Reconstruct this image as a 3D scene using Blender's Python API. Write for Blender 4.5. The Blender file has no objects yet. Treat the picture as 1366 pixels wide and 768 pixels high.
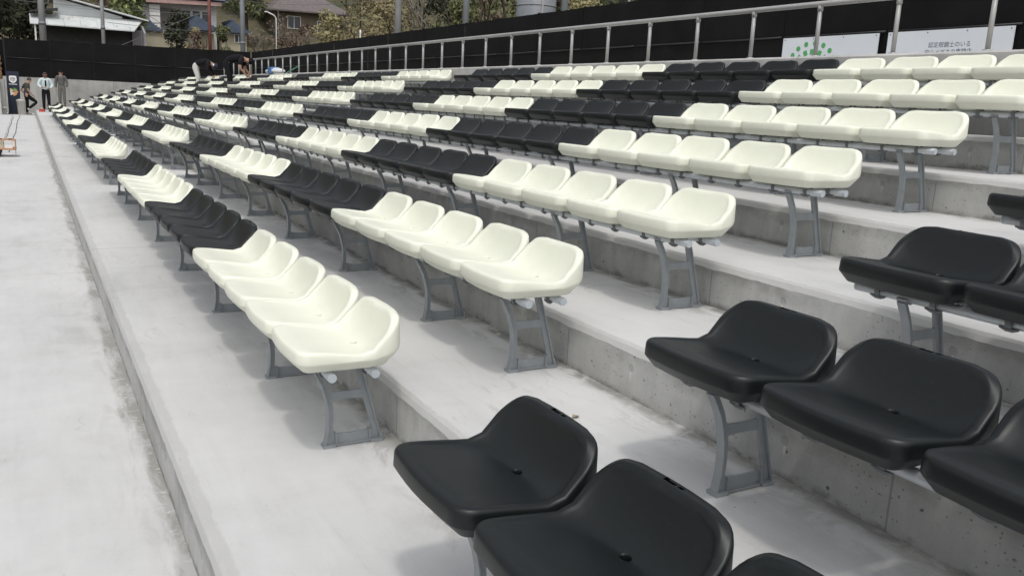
import bpy, bmesh, math, random
from mathutils import Vector, Matrix, noise as mnoise
random.seed(7)
R_ = math.radians
scene = bpy.context.scene
C = scene.collection

# ------------------------------------------------------------------ camera
cam_d = bpy.data.cameras.new('camera'); cam = bpy.data.objects.new('camera', cam_d); C.objects.link(cam)
cam_d.sensor_width = 36.0; cam_d.lens = 1135.08 / 1366 * 36; cam_d.clip_end = 1000; cam_d.clip_start = 0.05
_pi, _ya, _ro = R_(12.0685), R_(29.7387), R_(2.7998)
_F = Vector((math.sin(_ya)*math.cos(_pi), math.cos(_ya)*math.cos(_pi), -math.sin(_pi)))
_R0 = Vector((math.cos(_ya), -math.sin(_ya), 0)); _U0 = _R0.cross(_F)
_R = math.cos(_ro)*_R0 + math.sin(_ro)*_U0; _U = -math.sin(_ro)*_R0 + math.cos(_ro)*_U0
CAM = Vector((-0.4172, 0.0, 1.3228))
cam.matrix_world = Matrix(((_R.x, _U.x, -_F.x, CAM.x), (_R.y, _U.y, -_F.y, CAM.y), (_R.z, _U.z, -_F.z, CAM.z), (0, 0, 0, 1)))
scene.camera = cam

# ------------------------------------------------------------------ sky and sun
SUN = Vector((-0.09, -0.20, 0.40)).normalized()
world = bpy.data.worlds.new('World'); scene.world = world; world.use_nodes = True
wn = world.node_tree; wn.nodes.clear()
sky = wn.nodes.new('ShaderNodeTexSky'); sky.sky_type = 'NISHITA'; sky.sun_disc = False
sky.sun_elevation = math.asin(SUN.z); sky.sun_rotation = math.atan2(SUN.x, SUN.y)
sky.air_density = 1.0; sky.dust_density = 4.0; sky.ozone_density = 1.0; sky.altitude = 100
hs = wn.nodes.new('ShaderNodeHueSaturation'); hs.inputs['Saturation'].default_value = 0.22; hs.inputs['Value'].default_value = 1.0
bg = wn.nodes.new('ShaderNodeBackground'); bg.inputs['Strength'].default_value = 0.15
wo = wn.nodes.new('ShaderNodeOutputWorld')
wn.links.new(sky.outputs[0], hs.inputs['Color']); wn.links.new(hs.outputs[0], bg.inputs['Color']); wn.links.new(bg.outputs[0], wo.inputs['Surface'])
sun_d = bpy.data.lights.new('sun', 'SUN'); sun_d.energy = 0.78; sun_d.angle = R_(4); sun_d.color = (1.0, 0.965, 0.91)
sun = bpy.data.objects.new('sun', sun_d); C.objects.link(sun); sun.location = SUN*60
sun.rotation_euler = SUN.to_track_quat('Z', 'Y').to_euler()
vs = scene.view_settings
vs.view_transform = 'Standard'; vs.look = 'None'; vs.gamma = 1.0; vs.use_curve_mapping = False; vs.exposure = 0.26

# ------------------------------------------------------------------ materials
class NT:
    def __init__(s, name):
        s.m = bpy.data.materials.new(name); s.m.use_nodes = True; s.t = s.m.node_tree
        s.b = s.t.nodes['Principled BSDF']
    def n(s, typ, **kw):
        nd = s.t.nodes.new(typ)
        for k, v in kw.items():
            if hasattr(nd, k): setattr(nd, k, v)
        return nd
    def set(s, sock, v):
        if isinstance(v, bpy.types.NodeSocket): s.t.links.new(v, sock)
        else: sock.default_value = v
    def math(s, op, a, b=0.0, c=0.0, clamp=False):
        nd = s.n('ShaderNodeMath', operation=op); nd.use_clamp = clamp
        s.set(nd.inputs[0], a); s.set(nd.inputs[1], b); s.set(nd.inputs[2], c); return nd.outputs[0]
    def pos(s): return s.n('ShaderNodeNewGeometry').outputs['Position']
    def obj(s): return s.n('ShaderNodeTexCoord').outputs['Object']
    def xyz(s, v):
        nd = s.n('ShaderNodeSeparateXYZ'); s.set(nd.inputs[0], v); return nd.outputs
    def scale(s, v, sx, sy, sz):
        nd = s.n('ShaderNodeMapping'); s.set(nd.inputs['Vector'], v); nd.inputs['Scale'].default_value = (sx, sy, sz); return nd.outputs[0]
    def noise(s, v, sc, detail=4.0, rough=0.55, dist=0.0):
        nd = s.n('ShaderNodeTexNoise'); s.set(nd.inputs['Vector'], v); nd.inputs['Scale'].default_value = sc
        nd.inputs['Detail'].default_value = detail; nd.inputs['Roughness'].default_value = rough; nd.inputs['Distortion'].default_value = dist
        return nd.outputs['Fac']
    def voro(s, v, sc, feature='F1', out='Distance', rand=1.0):
        nd = s.n('ShaderNodeTexVoronoi', feature=feature); s.set(nd.inputs['Vector'], v); nd.inputs['Scale'].default_value = sc
        nd.inputs['Randomness'].default_value = rand; return nd.outputs[out]
    def ramp(s, f, stops, interp='LINEAR'):
        nd = s.n('ShaderNodeValToRGB'); s.set(nd.inputs[0], f); cr = nd.color_ramp; cr.interpolation = interp
        while len(cr.elements) > len(stops): cr.elements.remove(cr.elements[-1])
        while len(cr.elements) < len(stops): cr.elements.new(1.0)
        for e, (p, c) in zip(cr.elements, stops):
            e.position = p; e.color = (c[0], c[1], c[2], 1) if isinstance(c, tuple) else (c, c, c, 1)
        return nd.outputs[0]
    def sm(s, v, a, b):      # smoothstep a..b -> 0..1
        nd = s.n('ShaderNodeMapRange', interpolation_type='SMOOTHSTEP'); s.set(nd.inputs['Value'], v)
        nd.inputs['From Min'].default_value = a; nd.inputs['From Max'].default_value = b; return nd.outputs[0]
    def mix(s, f, a, b, blend='MIX'):
        nd = s.n('ShaderNodeMix', data_type='RGBA', blend_type=blend)
        s.set(nd.inputs[0], f); s.set(nd.inputs[6], a if not isinstance(a, tuple) else (*a, 1)); s.set(nd.inputs[7], b if not isinstance(b, tuple) else (*b, 1))
        return nd.outputs[2]
    def bump(s, h, strength=0.3, dist=0.01):
        nd = s.n('ShaderNodeBump'); s.set(nd.inputs['Height'], h); nd.inputs['Strength'].default_value = strength; nd.inputs['Distance'].default_value = dist
        s.t.links.new(nd.outputs[0], s.b.inputs['Normal'])
    def out(s, col=None, rough=None, **kw):
        if col is not None: s.set(s.b.inputs['Base Color'], col if not isinstance(col, tuple) else (*col, 1))
        if rough is not None: s.set(s.b.inputs['Roughness'], rough)
        for k, v in kw.items(): s.set(s.b.inputs[k.replace('_', ' ')], v)
        return s.m

def simple(name, col, rough=0.6, var=0.12, sc=6.0, metal=0.0, spec=0.5, bump=0.0):
    t = NT(name); p = t.obj(); f = t.noise(p, sc, 4, 0.6)
    lo = tuple(c*(1-var) for c in col); hi = tuple(min(1, c*(1+var)) for c in col)
    m = t.out(t.ramp(f, [(0.3, lo), (0.7, hi)]), rough, Metallic=metal, Specular_IOR_Level=spec)
    if bump: t.bump(t.noise(p, sc*8, 4), bump, 0.004)
    return m

def concrete_top(name, kind):
    t = NT(name); p = t.pos(); x, y, z = t.xyz(p)
    big = t.noise(p, 0.9, 5, 0.6, 0.6); mid = t.noise(p, 5.0, 5, 0.62); fine = t.noise(p, 70.0, 3, 0.6)
    sweep = t.noise(t.scale(p, 7.0, 0.9, 1.0), 1.6, 4, 0.6, 0.8)
    f = t.math('ADD', t.math('MULTIPLY', big, 0.5), t.math('ADD', t.math('MULTIPLY', mid, 0.22), t.math('ADD', t.math('MULTIPLY', fine, 0.08), t.math('MULTIPLY', sweep, 0.2))))
    base = t.ramp(f, [(0.34, (0.43, 0.428, 0.423)), (0.46, (0.52, 0.519, 0.515)), (0.56, (0.560, 0.559, 0.555)), (0.66, (0.585, 0.584, 0.578))])
    wob = t.noise(p, 9.0, 5, 0.65, 0.4); wob2 = t.noise(t.scale(p, 1, 0.45, 1), 4.5, 5, 0.7, 1.0)
    if kind == 'walk':
        ps = t.scale(p, 1, 0.22, 1); wob = t.noise(ps, 11.0, 5, 0.68, 0.5); wob2 = t.noise(ps, 5.0, 5, 0.7, 0.8)
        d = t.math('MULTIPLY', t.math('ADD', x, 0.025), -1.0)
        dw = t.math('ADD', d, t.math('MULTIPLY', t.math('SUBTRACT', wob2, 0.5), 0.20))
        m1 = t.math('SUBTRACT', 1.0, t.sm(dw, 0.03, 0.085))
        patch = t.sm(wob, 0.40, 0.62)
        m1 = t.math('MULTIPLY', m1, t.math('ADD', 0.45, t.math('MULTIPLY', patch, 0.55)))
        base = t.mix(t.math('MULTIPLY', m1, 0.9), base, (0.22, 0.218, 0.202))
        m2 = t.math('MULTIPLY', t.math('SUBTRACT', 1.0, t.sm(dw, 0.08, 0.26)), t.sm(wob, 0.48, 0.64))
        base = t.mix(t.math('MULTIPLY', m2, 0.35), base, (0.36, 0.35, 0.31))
        # pale laitance scum at the foot of the kerb
        m3 = t.math('MULTIPLY', t.sm(t.noise(t.scale(p, 1, 3.0, 1), 14, 4, 0.6, 1.5), 0.58, 0.68), t.math('SUBTRACT', 1.0, t.sm(d, 0.05, 0.11)))
        base = t.mix(t.math('MULTIPLY', m3, 0.7), base, (0.62, 0.62, 0.60))
        m4 = t.sm(t.noise(p, 1.7, 5, 0.6, 1.2), 0.55, 0.75)
        base = t.mix(t.math('MULTIPLY', m4, 0.22), base, (0.42, 0.41, 0.37))
    else:
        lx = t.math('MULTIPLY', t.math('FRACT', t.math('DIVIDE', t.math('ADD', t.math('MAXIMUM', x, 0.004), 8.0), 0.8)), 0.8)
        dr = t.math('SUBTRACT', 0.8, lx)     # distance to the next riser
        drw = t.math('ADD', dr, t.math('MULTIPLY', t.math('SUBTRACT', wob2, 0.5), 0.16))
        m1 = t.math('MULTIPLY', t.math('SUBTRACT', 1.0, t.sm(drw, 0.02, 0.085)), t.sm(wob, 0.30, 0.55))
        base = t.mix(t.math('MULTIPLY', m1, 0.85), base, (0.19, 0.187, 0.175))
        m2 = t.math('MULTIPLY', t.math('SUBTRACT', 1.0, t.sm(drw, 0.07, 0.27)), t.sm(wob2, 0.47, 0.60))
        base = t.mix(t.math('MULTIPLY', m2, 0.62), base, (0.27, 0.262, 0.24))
        lw = t.math('ADD', lx, t.math('MULTIPLY', t.math('SUBTRACT', t.noise(t.scale(p, 1, 0.5, 1), 12.0, 5, 0.7, 0.8), 0.5), 0.05))
        m7 = t.math('SUBTRACT', 1.0, t.sm(lw, 0.018, 0.034))
        base = t.mix(t.math('MULTIPLY', m7, 0.40), base, (0.36, 0.358, 0.34))
        # trowel smears parallel with the nosing
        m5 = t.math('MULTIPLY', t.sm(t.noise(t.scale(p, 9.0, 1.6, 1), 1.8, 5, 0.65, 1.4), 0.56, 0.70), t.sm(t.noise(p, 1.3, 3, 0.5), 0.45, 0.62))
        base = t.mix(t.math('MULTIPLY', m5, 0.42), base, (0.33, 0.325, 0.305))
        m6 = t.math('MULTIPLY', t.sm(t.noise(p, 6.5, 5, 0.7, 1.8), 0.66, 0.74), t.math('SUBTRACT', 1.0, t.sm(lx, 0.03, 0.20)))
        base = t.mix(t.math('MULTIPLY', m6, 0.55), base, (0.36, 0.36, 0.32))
    gr_ = t.noise(p, 320.0, 2, 0.6)
    base = t.mix(t.math('MULTIPLY', t.sm(gr_, 0.60, 0.75), 0.30), base, (0.33, 0.325, 0.31))
    base = t.mix(t.math('MULTIPLY', t.sm(t.math('SUBTRACT', 1.0, gr_), 0.62, 0.75), 0.25), base, (0.70, 0.70, 0.69))
    nv = t.n('ShaderNodeTexNoise'); t.set(nv.inputs['Vector'], p); nv.inputs['Scale'].default_value = 3.0; nv.inputs['Detail'].default_value = 5.0
    sv_ = t.n('ShaderNodeVectorMath', operation='SCALE'); t.set(sv_.inputs[0], nv.outputs['Color']); sv_.inputs['Scale'].default_value = 0.35
    av = t.n('ShaderNodeVectorMath', operation='ADD'); t.set(av.inputs[0], p); t.set(av.inputs[1], sv_.outputs[0])
    ck = t.math('SUBTRACT', 1.0, t.sm(t.voro(t.scale(av.outputs[0], 1, 0.5, 1), 0.9, 'DISTANCE_TO_EDGE'), 0.0012, 0.0042))
    base = t.mix(t.math('MULTIPLY', t.math('MULTIPLY', ck, t.sm(t.noise(p, 0.9, 3), 0.52, 0.60)), 0.22), base, (0.25, 0.245, 0.235))
    sp = t.math('MULTIPLY', t.math('SUBTRACT', 1.0, t.sm(t.voro(p, 13.0), 0.035, 0.06)), t.sm(t.noise(p, 3.0, 2), 0.5, 0.62))
    base = t.mix(t.math('MULTIPLY', sp, 0.7), base, (0.22, 0.21, 0.19))
    t.bump(t.math('ADD', fine, t.math('MULTIPLY', mid, 1.2)), 0.12, 0.004)
    return t.out(base, t.math('ADD', 0.62, t.math('MULTIPLY', big, 0.25)), Specular_IOR_Level=0.35)

def concrete_riser(name):
    t = NT(name); p = t.pos(); x, y, z = t.xyz(p)
    big = t.noise(p, 1.4, 5, 0.6, 0.5); mid = t.noise(p, 7.0, 5, 0.65); fine = t.noise(p, 90.0, 3, 0.6)
    vert = t.noise(t.scale(p, 1, 9.0, 1.2), 1.5, 4, 0.6)
    f = t.math('ADD', t.math('MULTIPLY', big, 0.45), t.math('ADD', t.math('MULTIPLY', mid, 0.25), t.math('ADD', t.math('MULTIPLY', fine, 0.1), t.math('MULTIPLY', vert, 0.2))))
    base = t.ramp(f, [(0.36, (0.31, 0.308, 0.295)), (0.50, (0.43, 0.428, 0.413)), (0.64, (0.53, 0.528, 0.51))])
    # height on the riser 0..1
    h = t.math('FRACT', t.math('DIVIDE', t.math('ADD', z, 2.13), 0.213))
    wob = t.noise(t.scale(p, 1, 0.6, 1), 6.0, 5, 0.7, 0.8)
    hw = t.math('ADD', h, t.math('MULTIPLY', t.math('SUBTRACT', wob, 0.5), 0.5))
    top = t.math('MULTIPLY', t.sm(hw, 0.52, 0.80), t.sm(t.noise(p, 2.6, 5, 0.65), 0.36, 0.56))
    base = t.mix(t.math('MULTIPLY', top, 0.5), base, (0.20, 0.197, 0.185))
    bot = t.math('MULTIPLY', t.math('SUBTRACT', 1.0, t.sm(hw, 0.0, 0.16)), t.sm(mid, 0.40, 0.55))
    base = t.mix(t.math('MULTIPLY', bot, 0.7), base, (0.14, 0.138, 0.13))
    pw_ = t.n('ShaderNodeVectorMath', operation='ADD'); t.set(pw_.inputs[0], p); nz = t.n('ShaderNodeTexNoise'); t.set(nz.inputs['Vector'], p); nz.inputs['Scale'].default_value = 45.0
    sc_ = t.n('ShaderNodeVectorMath', operation='SCALE'); t.set(sc_.inputs[0], nz.outputs['Color']); sc_.inputs['Scale'].default_value = 0.012; t.set(pw_.inputs[1], sc_.outputs[0]); pd = pw_.outputs[0]
    pA = t.math('MULTIPLY', t.math('SUBTRACT', 1.0, t.sm(t.voro(pd, 17.0), 0.06, 0.13)), t.sm(t.noise(p, 5.0, 3), 0.49, 0.58))
    pB = t.math('MULTIPLY', t.math('SUBTRACT', 1.0, t.sm(t.voro(pd, 48.0), 0.10, 0.20)), t.sm(t.noise(p, 3.3, 3, 0.6), 0.46, 0.58))
    pits = t.math('MAXIMUM', pA, t.math('MULTIPLY', pB, 0.7))
    base = t.mix(t.math('MULTIPLY', pits, 0.8), base, (0.085, 0.083, 0.078))
    # shutter joints every 1.64 m, tie holes every 0.82 m
    fy = t.math('MULTIPLY', t.math('FRACT', t.math('DIVIDE', t.math('ADD', y, 30*1.64-1.37+0.82), 1.64)), 1.64)
    jl = t.math('SUBTRACT', 1.0, t.sm(t.math('ABSOLUTE', t.math('SUBTRACT', fy, 0.82)), 0.0015, 0.005))
    jl = t.math('MULTIPLY', jl, t.math('MULTIPLY', t.sm(vert, 0.30, 0.5), t.math('SUBTRACT', 1.0, t.sm(h, 0.78, 0.84))))
    base = t.mix(t.math('MULTIPLY', jl, 0.5), base, (0.12, 0.12, 0.115))
    ty = t.math('SUBTRACT', t.math('MULTIPLY', t.math('FRACT', t.math('DIVIDE', t.math('ADD', y, 60*0.8-1.755+0.4), 0.8)), 0.8), 0.4)
    tz = t.math('MULTIPLY', t.math('SUBTRACT', h, 0.57), 0.213)
    rr = t.math('SQRT', t.math('ADD', t.math('MULTIPLY', ty, ty), t.math('MULTIPLY', tz, tz)))
    hole = t.math('SUBTRACT', 1.0, t.sm(rr, 0.014, 0.0185))
    base = t.mix(t.math('MULTIPLY', hole, 0.30), base, (0.2, 0.198, 0.19))
    # pale drip below each plug
    drip = t.math('MULTIPLY', t.math('SUBTRACT', 1.0, t.sm(t.math('ABSOLUTE', ty), 0.003, 0.007)), t.math('MULTIPLY', t.sm(tz, -0.058, -0.03), t.math('SUBTRACT', 1.0, t.sm(tz, -0.018, -0.011))))
    base = t.mix(t.math('MULTIPLY', drip, 0.7), base, (0.62, 0.62, 0.60))
    t.bump(t.math('SUBTRACT', t.math('ADD', t.math('MULTIPLY', fine, 0.35), mid), t.math('ADD', t.math('MULTIPLY', hole, 2.0), t.math('MULTIPLY', pits, 1.5))), 0.35, 0.005)
    return t.out(base, 0.85, Specular_IOR_Level=0.25)

def concrete_wall(name, col=(0.36, 0.355, 0.335)):
    t = NT(name); p = t.pos()
    f = t.math('ADD', t.math('MULTIPLY', t.noise(p, 0.8, 5, 0.6, 0.4), 0.6), t.math('MULTIPLY', t.noise(t.scale(p, 3, 3, 0.35), 2.0, 5, 0.65), 0.4))
    base = t.ramp(f, [(0.35, tuple(c*0.72 for c in col)), (0.5, col), (0.65, tuple(c*1.22 for c in col))])
    pits = t.math('SUBTRACT', 1.0, t.sm(t.voro(p, 15.0), 0.05, 0.09))
    base = t.mix(t.math('MULTIPLY', t.math('MULTIPLY', pits, t.sm(t.noise(p, 4, 2), 0.48, 0.6)), 0.7), base, (0.1, 0.1, 0.095))
    t.bump(t.noise(p, 30, 4), 0.2, 0.005)
    return t.out(base, 0.85, Specular_IOR_Level=0.25)

def plastic(name, col, rough, spec, dark):
    t = NT(name); p = t.obj(); w = t.n('ShaderNodeObjectInfo').outputs['Random']
    f = t.noise(p, 9.0, 4, 0.6)
    hi = tuple(min(1, c*1.02) for c in col); lo = tuple(c*0.975 for c in col)
    c = t.ramp(f, [(0.35, lo), (0.65, hi)])
    # fine dust and scuffs
    d = t.math('MULTIPLY', t.sm(t.noise(t.scale(p, 2, 1, 1), 60.0 if dark else 26.0, 6, 0.8, 0.6), 0.52, 0.75), 0.30 if dark else 0.06)
    c = t.mix(d, c, (0.035, 0.036, 0.036) if dark else (0.52, 0.50, 0.42))
    v = t.math('ADD', 0.94, t.math('MULTIPLY', w, 0.09))
    c = t.mix(1.0, c, (1, 1, 1), 'MULTIPLY')
    nd = t.n('ShaderNodeHueSaturation'); t.set(nd.inputs['Value'], v); t.set(nd.inputs['Color'], c)
    t.bump(t.noise(p, 420.0, 2, 0.5), 0.10 if dark else 0.05, 0.0008)
    return t.out(nd.outputs[0], t.math('ADD', rough, t.math('MULTIPLY', f, 0.10)), Specular_IOR_Level=spec)

def leafmat(name, cols, sc=0.5):
    t = NT(name); p = t.pos()
    f = t.math('ADD', t.math('MULTIPLY', t.noise(p, sc, 4, 0.6), 0.65), t.math('MULTIPLY', t.noise(p, sc*9, 2, 0.5), 0.35))
    n = len(cols); c = t.ramp(f, [(0.32 + 0.36*i/(n-1), cols[i]) for i in range(n)])
    return t.out(c, 0.75, Specular_IOR_Level=0.2)

M = {}
M['tread'] = concrete_top('concrete_tread', 'tread'); M['walk'] = concrete_top('concrete_walkway', 'walk')
M['riser'] = concrete_riser('concrete_riser'); M['wall'] = concrete_wall('concrete_wall'); M['parapet'] = concrete_wall('concrete_parapet', (0.44, 0.435, 0.42))
M['core'] = concrete_wall('concrete_core', (0.16, 0.158, 0.15))
M['white_seat'] = plastic('cream_plastic', (0.758, 0.770, 0.652), 0.40, 0.45, False)
M['black_seat'] = plastic('black_plastic', (0.0042, 0.0063, 0.0070), 0.38, 0.42, True)
M['frame'] = simple('grey_painted_casting', (0.265, 0.285, 0.298), 0.5, 0.10, 14, 0.0, 0.4, 0.05)
M['rail'] = simple('galvanised_tube', (0.47, 0.50, 0.52), 0.42, 0.10, 20, 0.35, 0.5, 0.03)
M['cap'] = simple('pale_plastic_cap', (0.42, 0.46, 0.49), 0.5, 0.06, 20)
M['clamp'] = simple('dark_clamp_steel', (0.15, 0.158, 0.165), 0.5, 0.2, 30, 0.2)
M['bolt'] = simple('zinc_bolt', (0.55, 0.55, 0.54), 0.3, 0.1, 40, 0.9)
M['slot'] = simple('slot_shadow_plastic', (0.002, 0.002, 0.002), 0.9, 0.1, 6.0, 0.0, 0.0)
M['grail'] = simple('pale_grey_handrail', (0.37, 0.365, 0.36), 0.45, 0.1, 3, 0.2)

# ------------------------------------------------------------------ mesh helpers
class MB:
    def __init__(s): s.v = []; s.f = []; s.m = []
    def add(s, vs, fs, mi=0):
        o = len(s.v); s.v += [tuple(v) for v in vs]; s.f += [tuple(i+o for i in f) for f in fs]; s.m += [mi]*len(fs)
    def box(s, c, d, mi=0, rz=0.0, M4=None):
        hx, hy, hz = d[0]/2, d[1]/2, d[2]/2
        vs = [Vector((x, y, z)) for x in (-hx, hx) for y in (-hy, hy) for z in (-hz, hz)]
        if rz: vs = [Matrix.Rotation(rz, 3, 'Z') @ v for v in vs]
        if M4 is not None: vs = [M4 @ v for v in vs]
        vs = [v + Vector(c) for v in vs]
        s.add(vs, [(0, 1, 3, 2), (4, 6, 7, 5), (0, 4, 5, 1), (2, 3, 7, 6), (0, 2, 6, 4), (1, 5, 7, 3)], mi)
    def prism(s, poly, a, b, axis='y', mi=0):
        n = len(poly)
        def P(p, t): return {'y': (p[0], t, p[1]), 'x': (t, p[0], p[1]), 'z': (p[0], p[1], t)}[axis]
        vs = [P(p, a) for p in poly] + [P(p, b) for p in poly]
        fs = [(i, (i+1) % n, n+(i+1) % n, n+i) for i in range(n)] + [tuple(range(n-1, -1, -1)), tuple(range(n, 2*n))]
        s.add(vs, fs, mi)
    def ribbon(s, pts, w, y0, y1, mi=0):   # thick strip following a polyline in XZ, extruded in Y
        L = []; Rr = []
        for i, p in enumerate(pts):
            a = Vector(pts[max(0, i-1)]); b = Vector(pts[min(len(pts)-1, i+1)]); d = (b-a).normalized(); n = Vector((-d.y, d.x))
            ww = w[i] if isinstance(w, (list, tuple)) else w
            L.append(Vector(p)+n*ww/2); Rr.append(Vector(p)-n*ww/2)
        for i in range(len(pts)-1):
            s.prism([L[i], L[i+1], Rr[i+1], Rr[i]], y0, y1, 'y', mi)
    def tube(s, pts, r, n=8, mi=0, cap=True):
        pts = [Vector(p) for p in pts]; k = len(pts); rs = r if isinstance(r, (list, tuple)) else [r]*k
        vs = []; up = None
        for i, p in enumerate(pts):
            d = (pts[min(k-1, i+1)]-pts[max(0, i-1)]).normalized()
            if up is None:
                up = Vector((0, 0, 1)) if abs(d.z) < 0.9 else Vector((1, 0, 0))
            u = (up - d*up.dot(d)).normalized(); up = u; w = d.cross(u)
            for j in range(n):
                a = 2*math.pi*j/n; vs.append(p + (u*math.cos(a)+w*math.sin(a))*rs[i])
        fs = [(i*n+j, i*n+(j+1) % n, (i+1)*n+(j+1) % n, (i+1)*n+j) for i in range(k-1) for j in range(n)]
        if cap: fs += [tuple(range(n-1, -1, -1)), tuple((k-1)*n+j for j in range(n))]
        s.add(vs, fs, mi)
    def ell(s, c, r, nu=10, nv=7, mi=0, M3=None):
        vs = []; fs = []
        for i in range(nv+1):
            th = math.pi*i/nv
            for j in range(nu):
                a = 2*math.pi*j/nu; v = Vector((r[0]*math.sin(th)*math.cos(a), r[1]*math.sin(th)*math.sin(a), r[2]*math.cos(th)))
                if M3 is not None: v = M3 @ v
                vs.append(v+Vector(c))
        for i in range(nv):
            for j in range(nu): fs.append((i*nu+j, (i+1)*nu+j, (i+1)*nu+(j+1) % nu, i*nu+(j+1) % nu))
        s.add(vs, fs, mi)
    def mesh(s, name, mats, smooth=False):
        me = bpy.data.meshes.new(name); me.from_pydata(s.v, [], s.f)
        for m in (mats if isinstance(mats, (list, tuple)) else [mats]): me.materials.append(m)
        me.polygons.foreach_set('material_index', s.m)
        if smooth: me.polygons.foreach_set('use_smooth', [True]*len(s.f))
        me.update(); return me

def link(name, data, parent=None, loc=None, rz=None):
    o = bpy.data.objects.new(name, data); C.objects.link(o)
    if parent is not None: o.parent = parent
    if loc is not None: o.location = loc
    if rz is not None: o.rotation_euler = (0, 0, rz)
    return o
def tag(o, label=None, cat=None, group=None, kind=None):
    if label: o['label'] = label
    if cat: o['category'] = cat
    if group: o['group'] = group
    if kind: o['kind'] = kind
    return o
def build(name, mb, mats, parent=None, smooth=False, loc=None, rz=None): return link(name, mb.mesh(name, mats, smooth), parent, loc, rz)
def lerp(a, b, t): return a+(b-a)*t
def ss(a, b, x):
    t = min(1, max(0, (x-a)/(b-a))); return t*t*(3-2*t)

# ------------------------------------------------------------------ layout constants
T, RH, KX = 0.8, 0.213, -0.025
P0, PITCH = 3.02, 0.4521
def seat_y(i): n = (i-1)//20; return P0 + PITCH*(i-1) + (0.80 if n > 0 else 0) + 0.5*max(0, n-1)
def near_y(j): return 1.745 - 0.462*(j-1)
YEND = 49.0
JOINTS = [-2.45, 7.73, 17.95, 28.1, 38.3, YEND]
ORD = ['first', 'second', 'third', 'fourth', 'fifth', 'sixth', 'seventh', 'eighth', 'ninth', 'tenth', 'eleventh', 'twelfth', 'thirteenth', 'fourteenth', 'fifteenth', 'sixteenth', 'seventeenth', 'eighteenth', 'nineteenth', 'twentieth']
ROW = ['front', 'second', 'third', 'fourth', 'fifth', 'sixth', 'top']

# ------------------------------------------------------------------ ground, terrace, walkway
def terrain_h(x, y):
    d = max(0.0, max(y-54.0, (x-13.0)*0.9, math.hypot(max(0, y-46), max(0, x-8))*0.98-9))
    far = ss(2, 30, d)*2.5 + max(0, d-16)*0.20 + max(0, d-34)*0.34
    far = min(far, 46)
    base = lerp(-0.9, 0.9, ss(0, 3, max(y-50.3, x-11.0)))
    return base + far + 0.5*mnoise.noise(Vector((x*0.06, y*0.06, 0)))*ss(5, 20, d)
g = MB(); nx, ny = 90, 80
xs = [-110 + 300*i/nx for i in range(nx+1)]; ys = [-60 + 260*j/ny for j in range(ny+1)]
g.add([(x, y, terrain_h(x, y)) for y in ys for x in xs], [(j*(nx+1)+i, j*(nx+1)+i+1, (j+1)*(nx+1)+i+1, (j+1)*(nx+1)+i) for j in range(ny) for i in range(nx)])
t = NT('hillside_earth'); p = t.pos()
M['earth'] = t.out(t.ramp(t.math('ADD', t.math('MULTIPLY', t.noise(p, 0.12, 5, 0.6), 0.6), t.math('MULTIPLY', t.noise(p, 2.5, 5, 0.7), 0.4)),
    [(0.38, (0.045, 0.052, 0.022)), (0.47, (0.085, 0.078, 0.042)), (0.55, (0.12, 0.10, 0.062)), (0.64, (0.075, 0.095, 0.03))]), 0.95)
t.bump(t.noise(p, 3, 6, 0.7), 0.6, 0.3)
tag(build('hillside_ground', g, M['earth'], smooth=True), kind='structure')

def jit(y, k, a=0.0018): return a*mnoise.noise(Vector((y*7.0, k*3.1, 0.3))) + a*0.8*mnoise.noise(Vector((y*31.0, k*5.7, 1.3)))
def slab_mesh(name, r, ya, yb):
    x0 = (KX if r == 0 else r*T); x1 = (r+1)*T + (0.03 if r < 6 else 0.0); z = r*RH; ch, cx = 0.034, 0.02
    n = max(2, int((yb-ya)/(0.04 if ya < 15 else 0.5)))
    mb = MB(); vs = []; fs = []; mi = []
    for i in range(n+1):
        y = lerp(ya, yb, i/n)
        vs += [(x0, y, z-RH-0.02), (x0+jit(y, 1)*0.6, y, z-ch+jit(y, 2)*3.4), (x0+0.010, y, z-0.010+jit(y, 3)), (x0+cx+jit(y, 4)*2, y, z), (x1, y, z), (x1, y, z-RH)]
    k = 6
    for i in range(n):
        a = i*k; b = a+k
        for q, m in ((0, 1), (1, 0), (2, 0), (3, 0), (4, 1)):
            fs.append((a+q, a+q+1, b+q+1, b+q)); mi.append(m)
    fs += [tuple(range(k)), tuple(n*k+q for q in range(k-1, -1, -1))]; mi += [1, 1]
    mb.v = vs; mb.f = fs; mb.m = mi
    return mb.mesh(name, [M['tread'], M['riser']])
for r in range(7):
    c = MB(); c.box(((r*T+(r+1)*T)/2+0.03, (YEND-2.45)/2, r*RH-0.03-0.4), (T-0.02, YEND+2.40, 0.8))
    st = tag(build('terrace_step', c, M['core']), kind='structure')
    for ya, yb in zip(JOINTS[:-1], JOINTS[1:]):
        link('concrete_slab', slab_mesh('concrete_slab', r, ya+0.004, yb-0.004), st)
# lower walkway
c = MB(); c.box((-1.6, 23.3, -RH-0.25), (3.1, 54, 0.46)); wk = tag(build('walkway', c, M['core']), kind='structure')
WJ = [-2.45, 2.6, 7.84, 13.0, 18.0, 23.2, 28.1, 33.2, 38.3, 43.6, 50.2]
for ya, yb in zip(WJ[:-1], WJ[1:]):
    for xa, xb in ((-0.985, KX+0.03), (-3.1, -0.995)):
        if ya < 12 and xa < -2: pass
        c = MB(); c.box(((xa+xb)/2, (ya+yb)/2, -RH-0.05), (xb-xa, yb-ya-0.006, 0.1)); build('concrete_slab', c, M['walk'], wk)
# concourse behind the parapet
c = MB(); c.box((8.35, 24, 0.5), (5.0, 52, 1.9)); tag(build('concourse', c, M['tread']), kind='structure')
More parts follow.
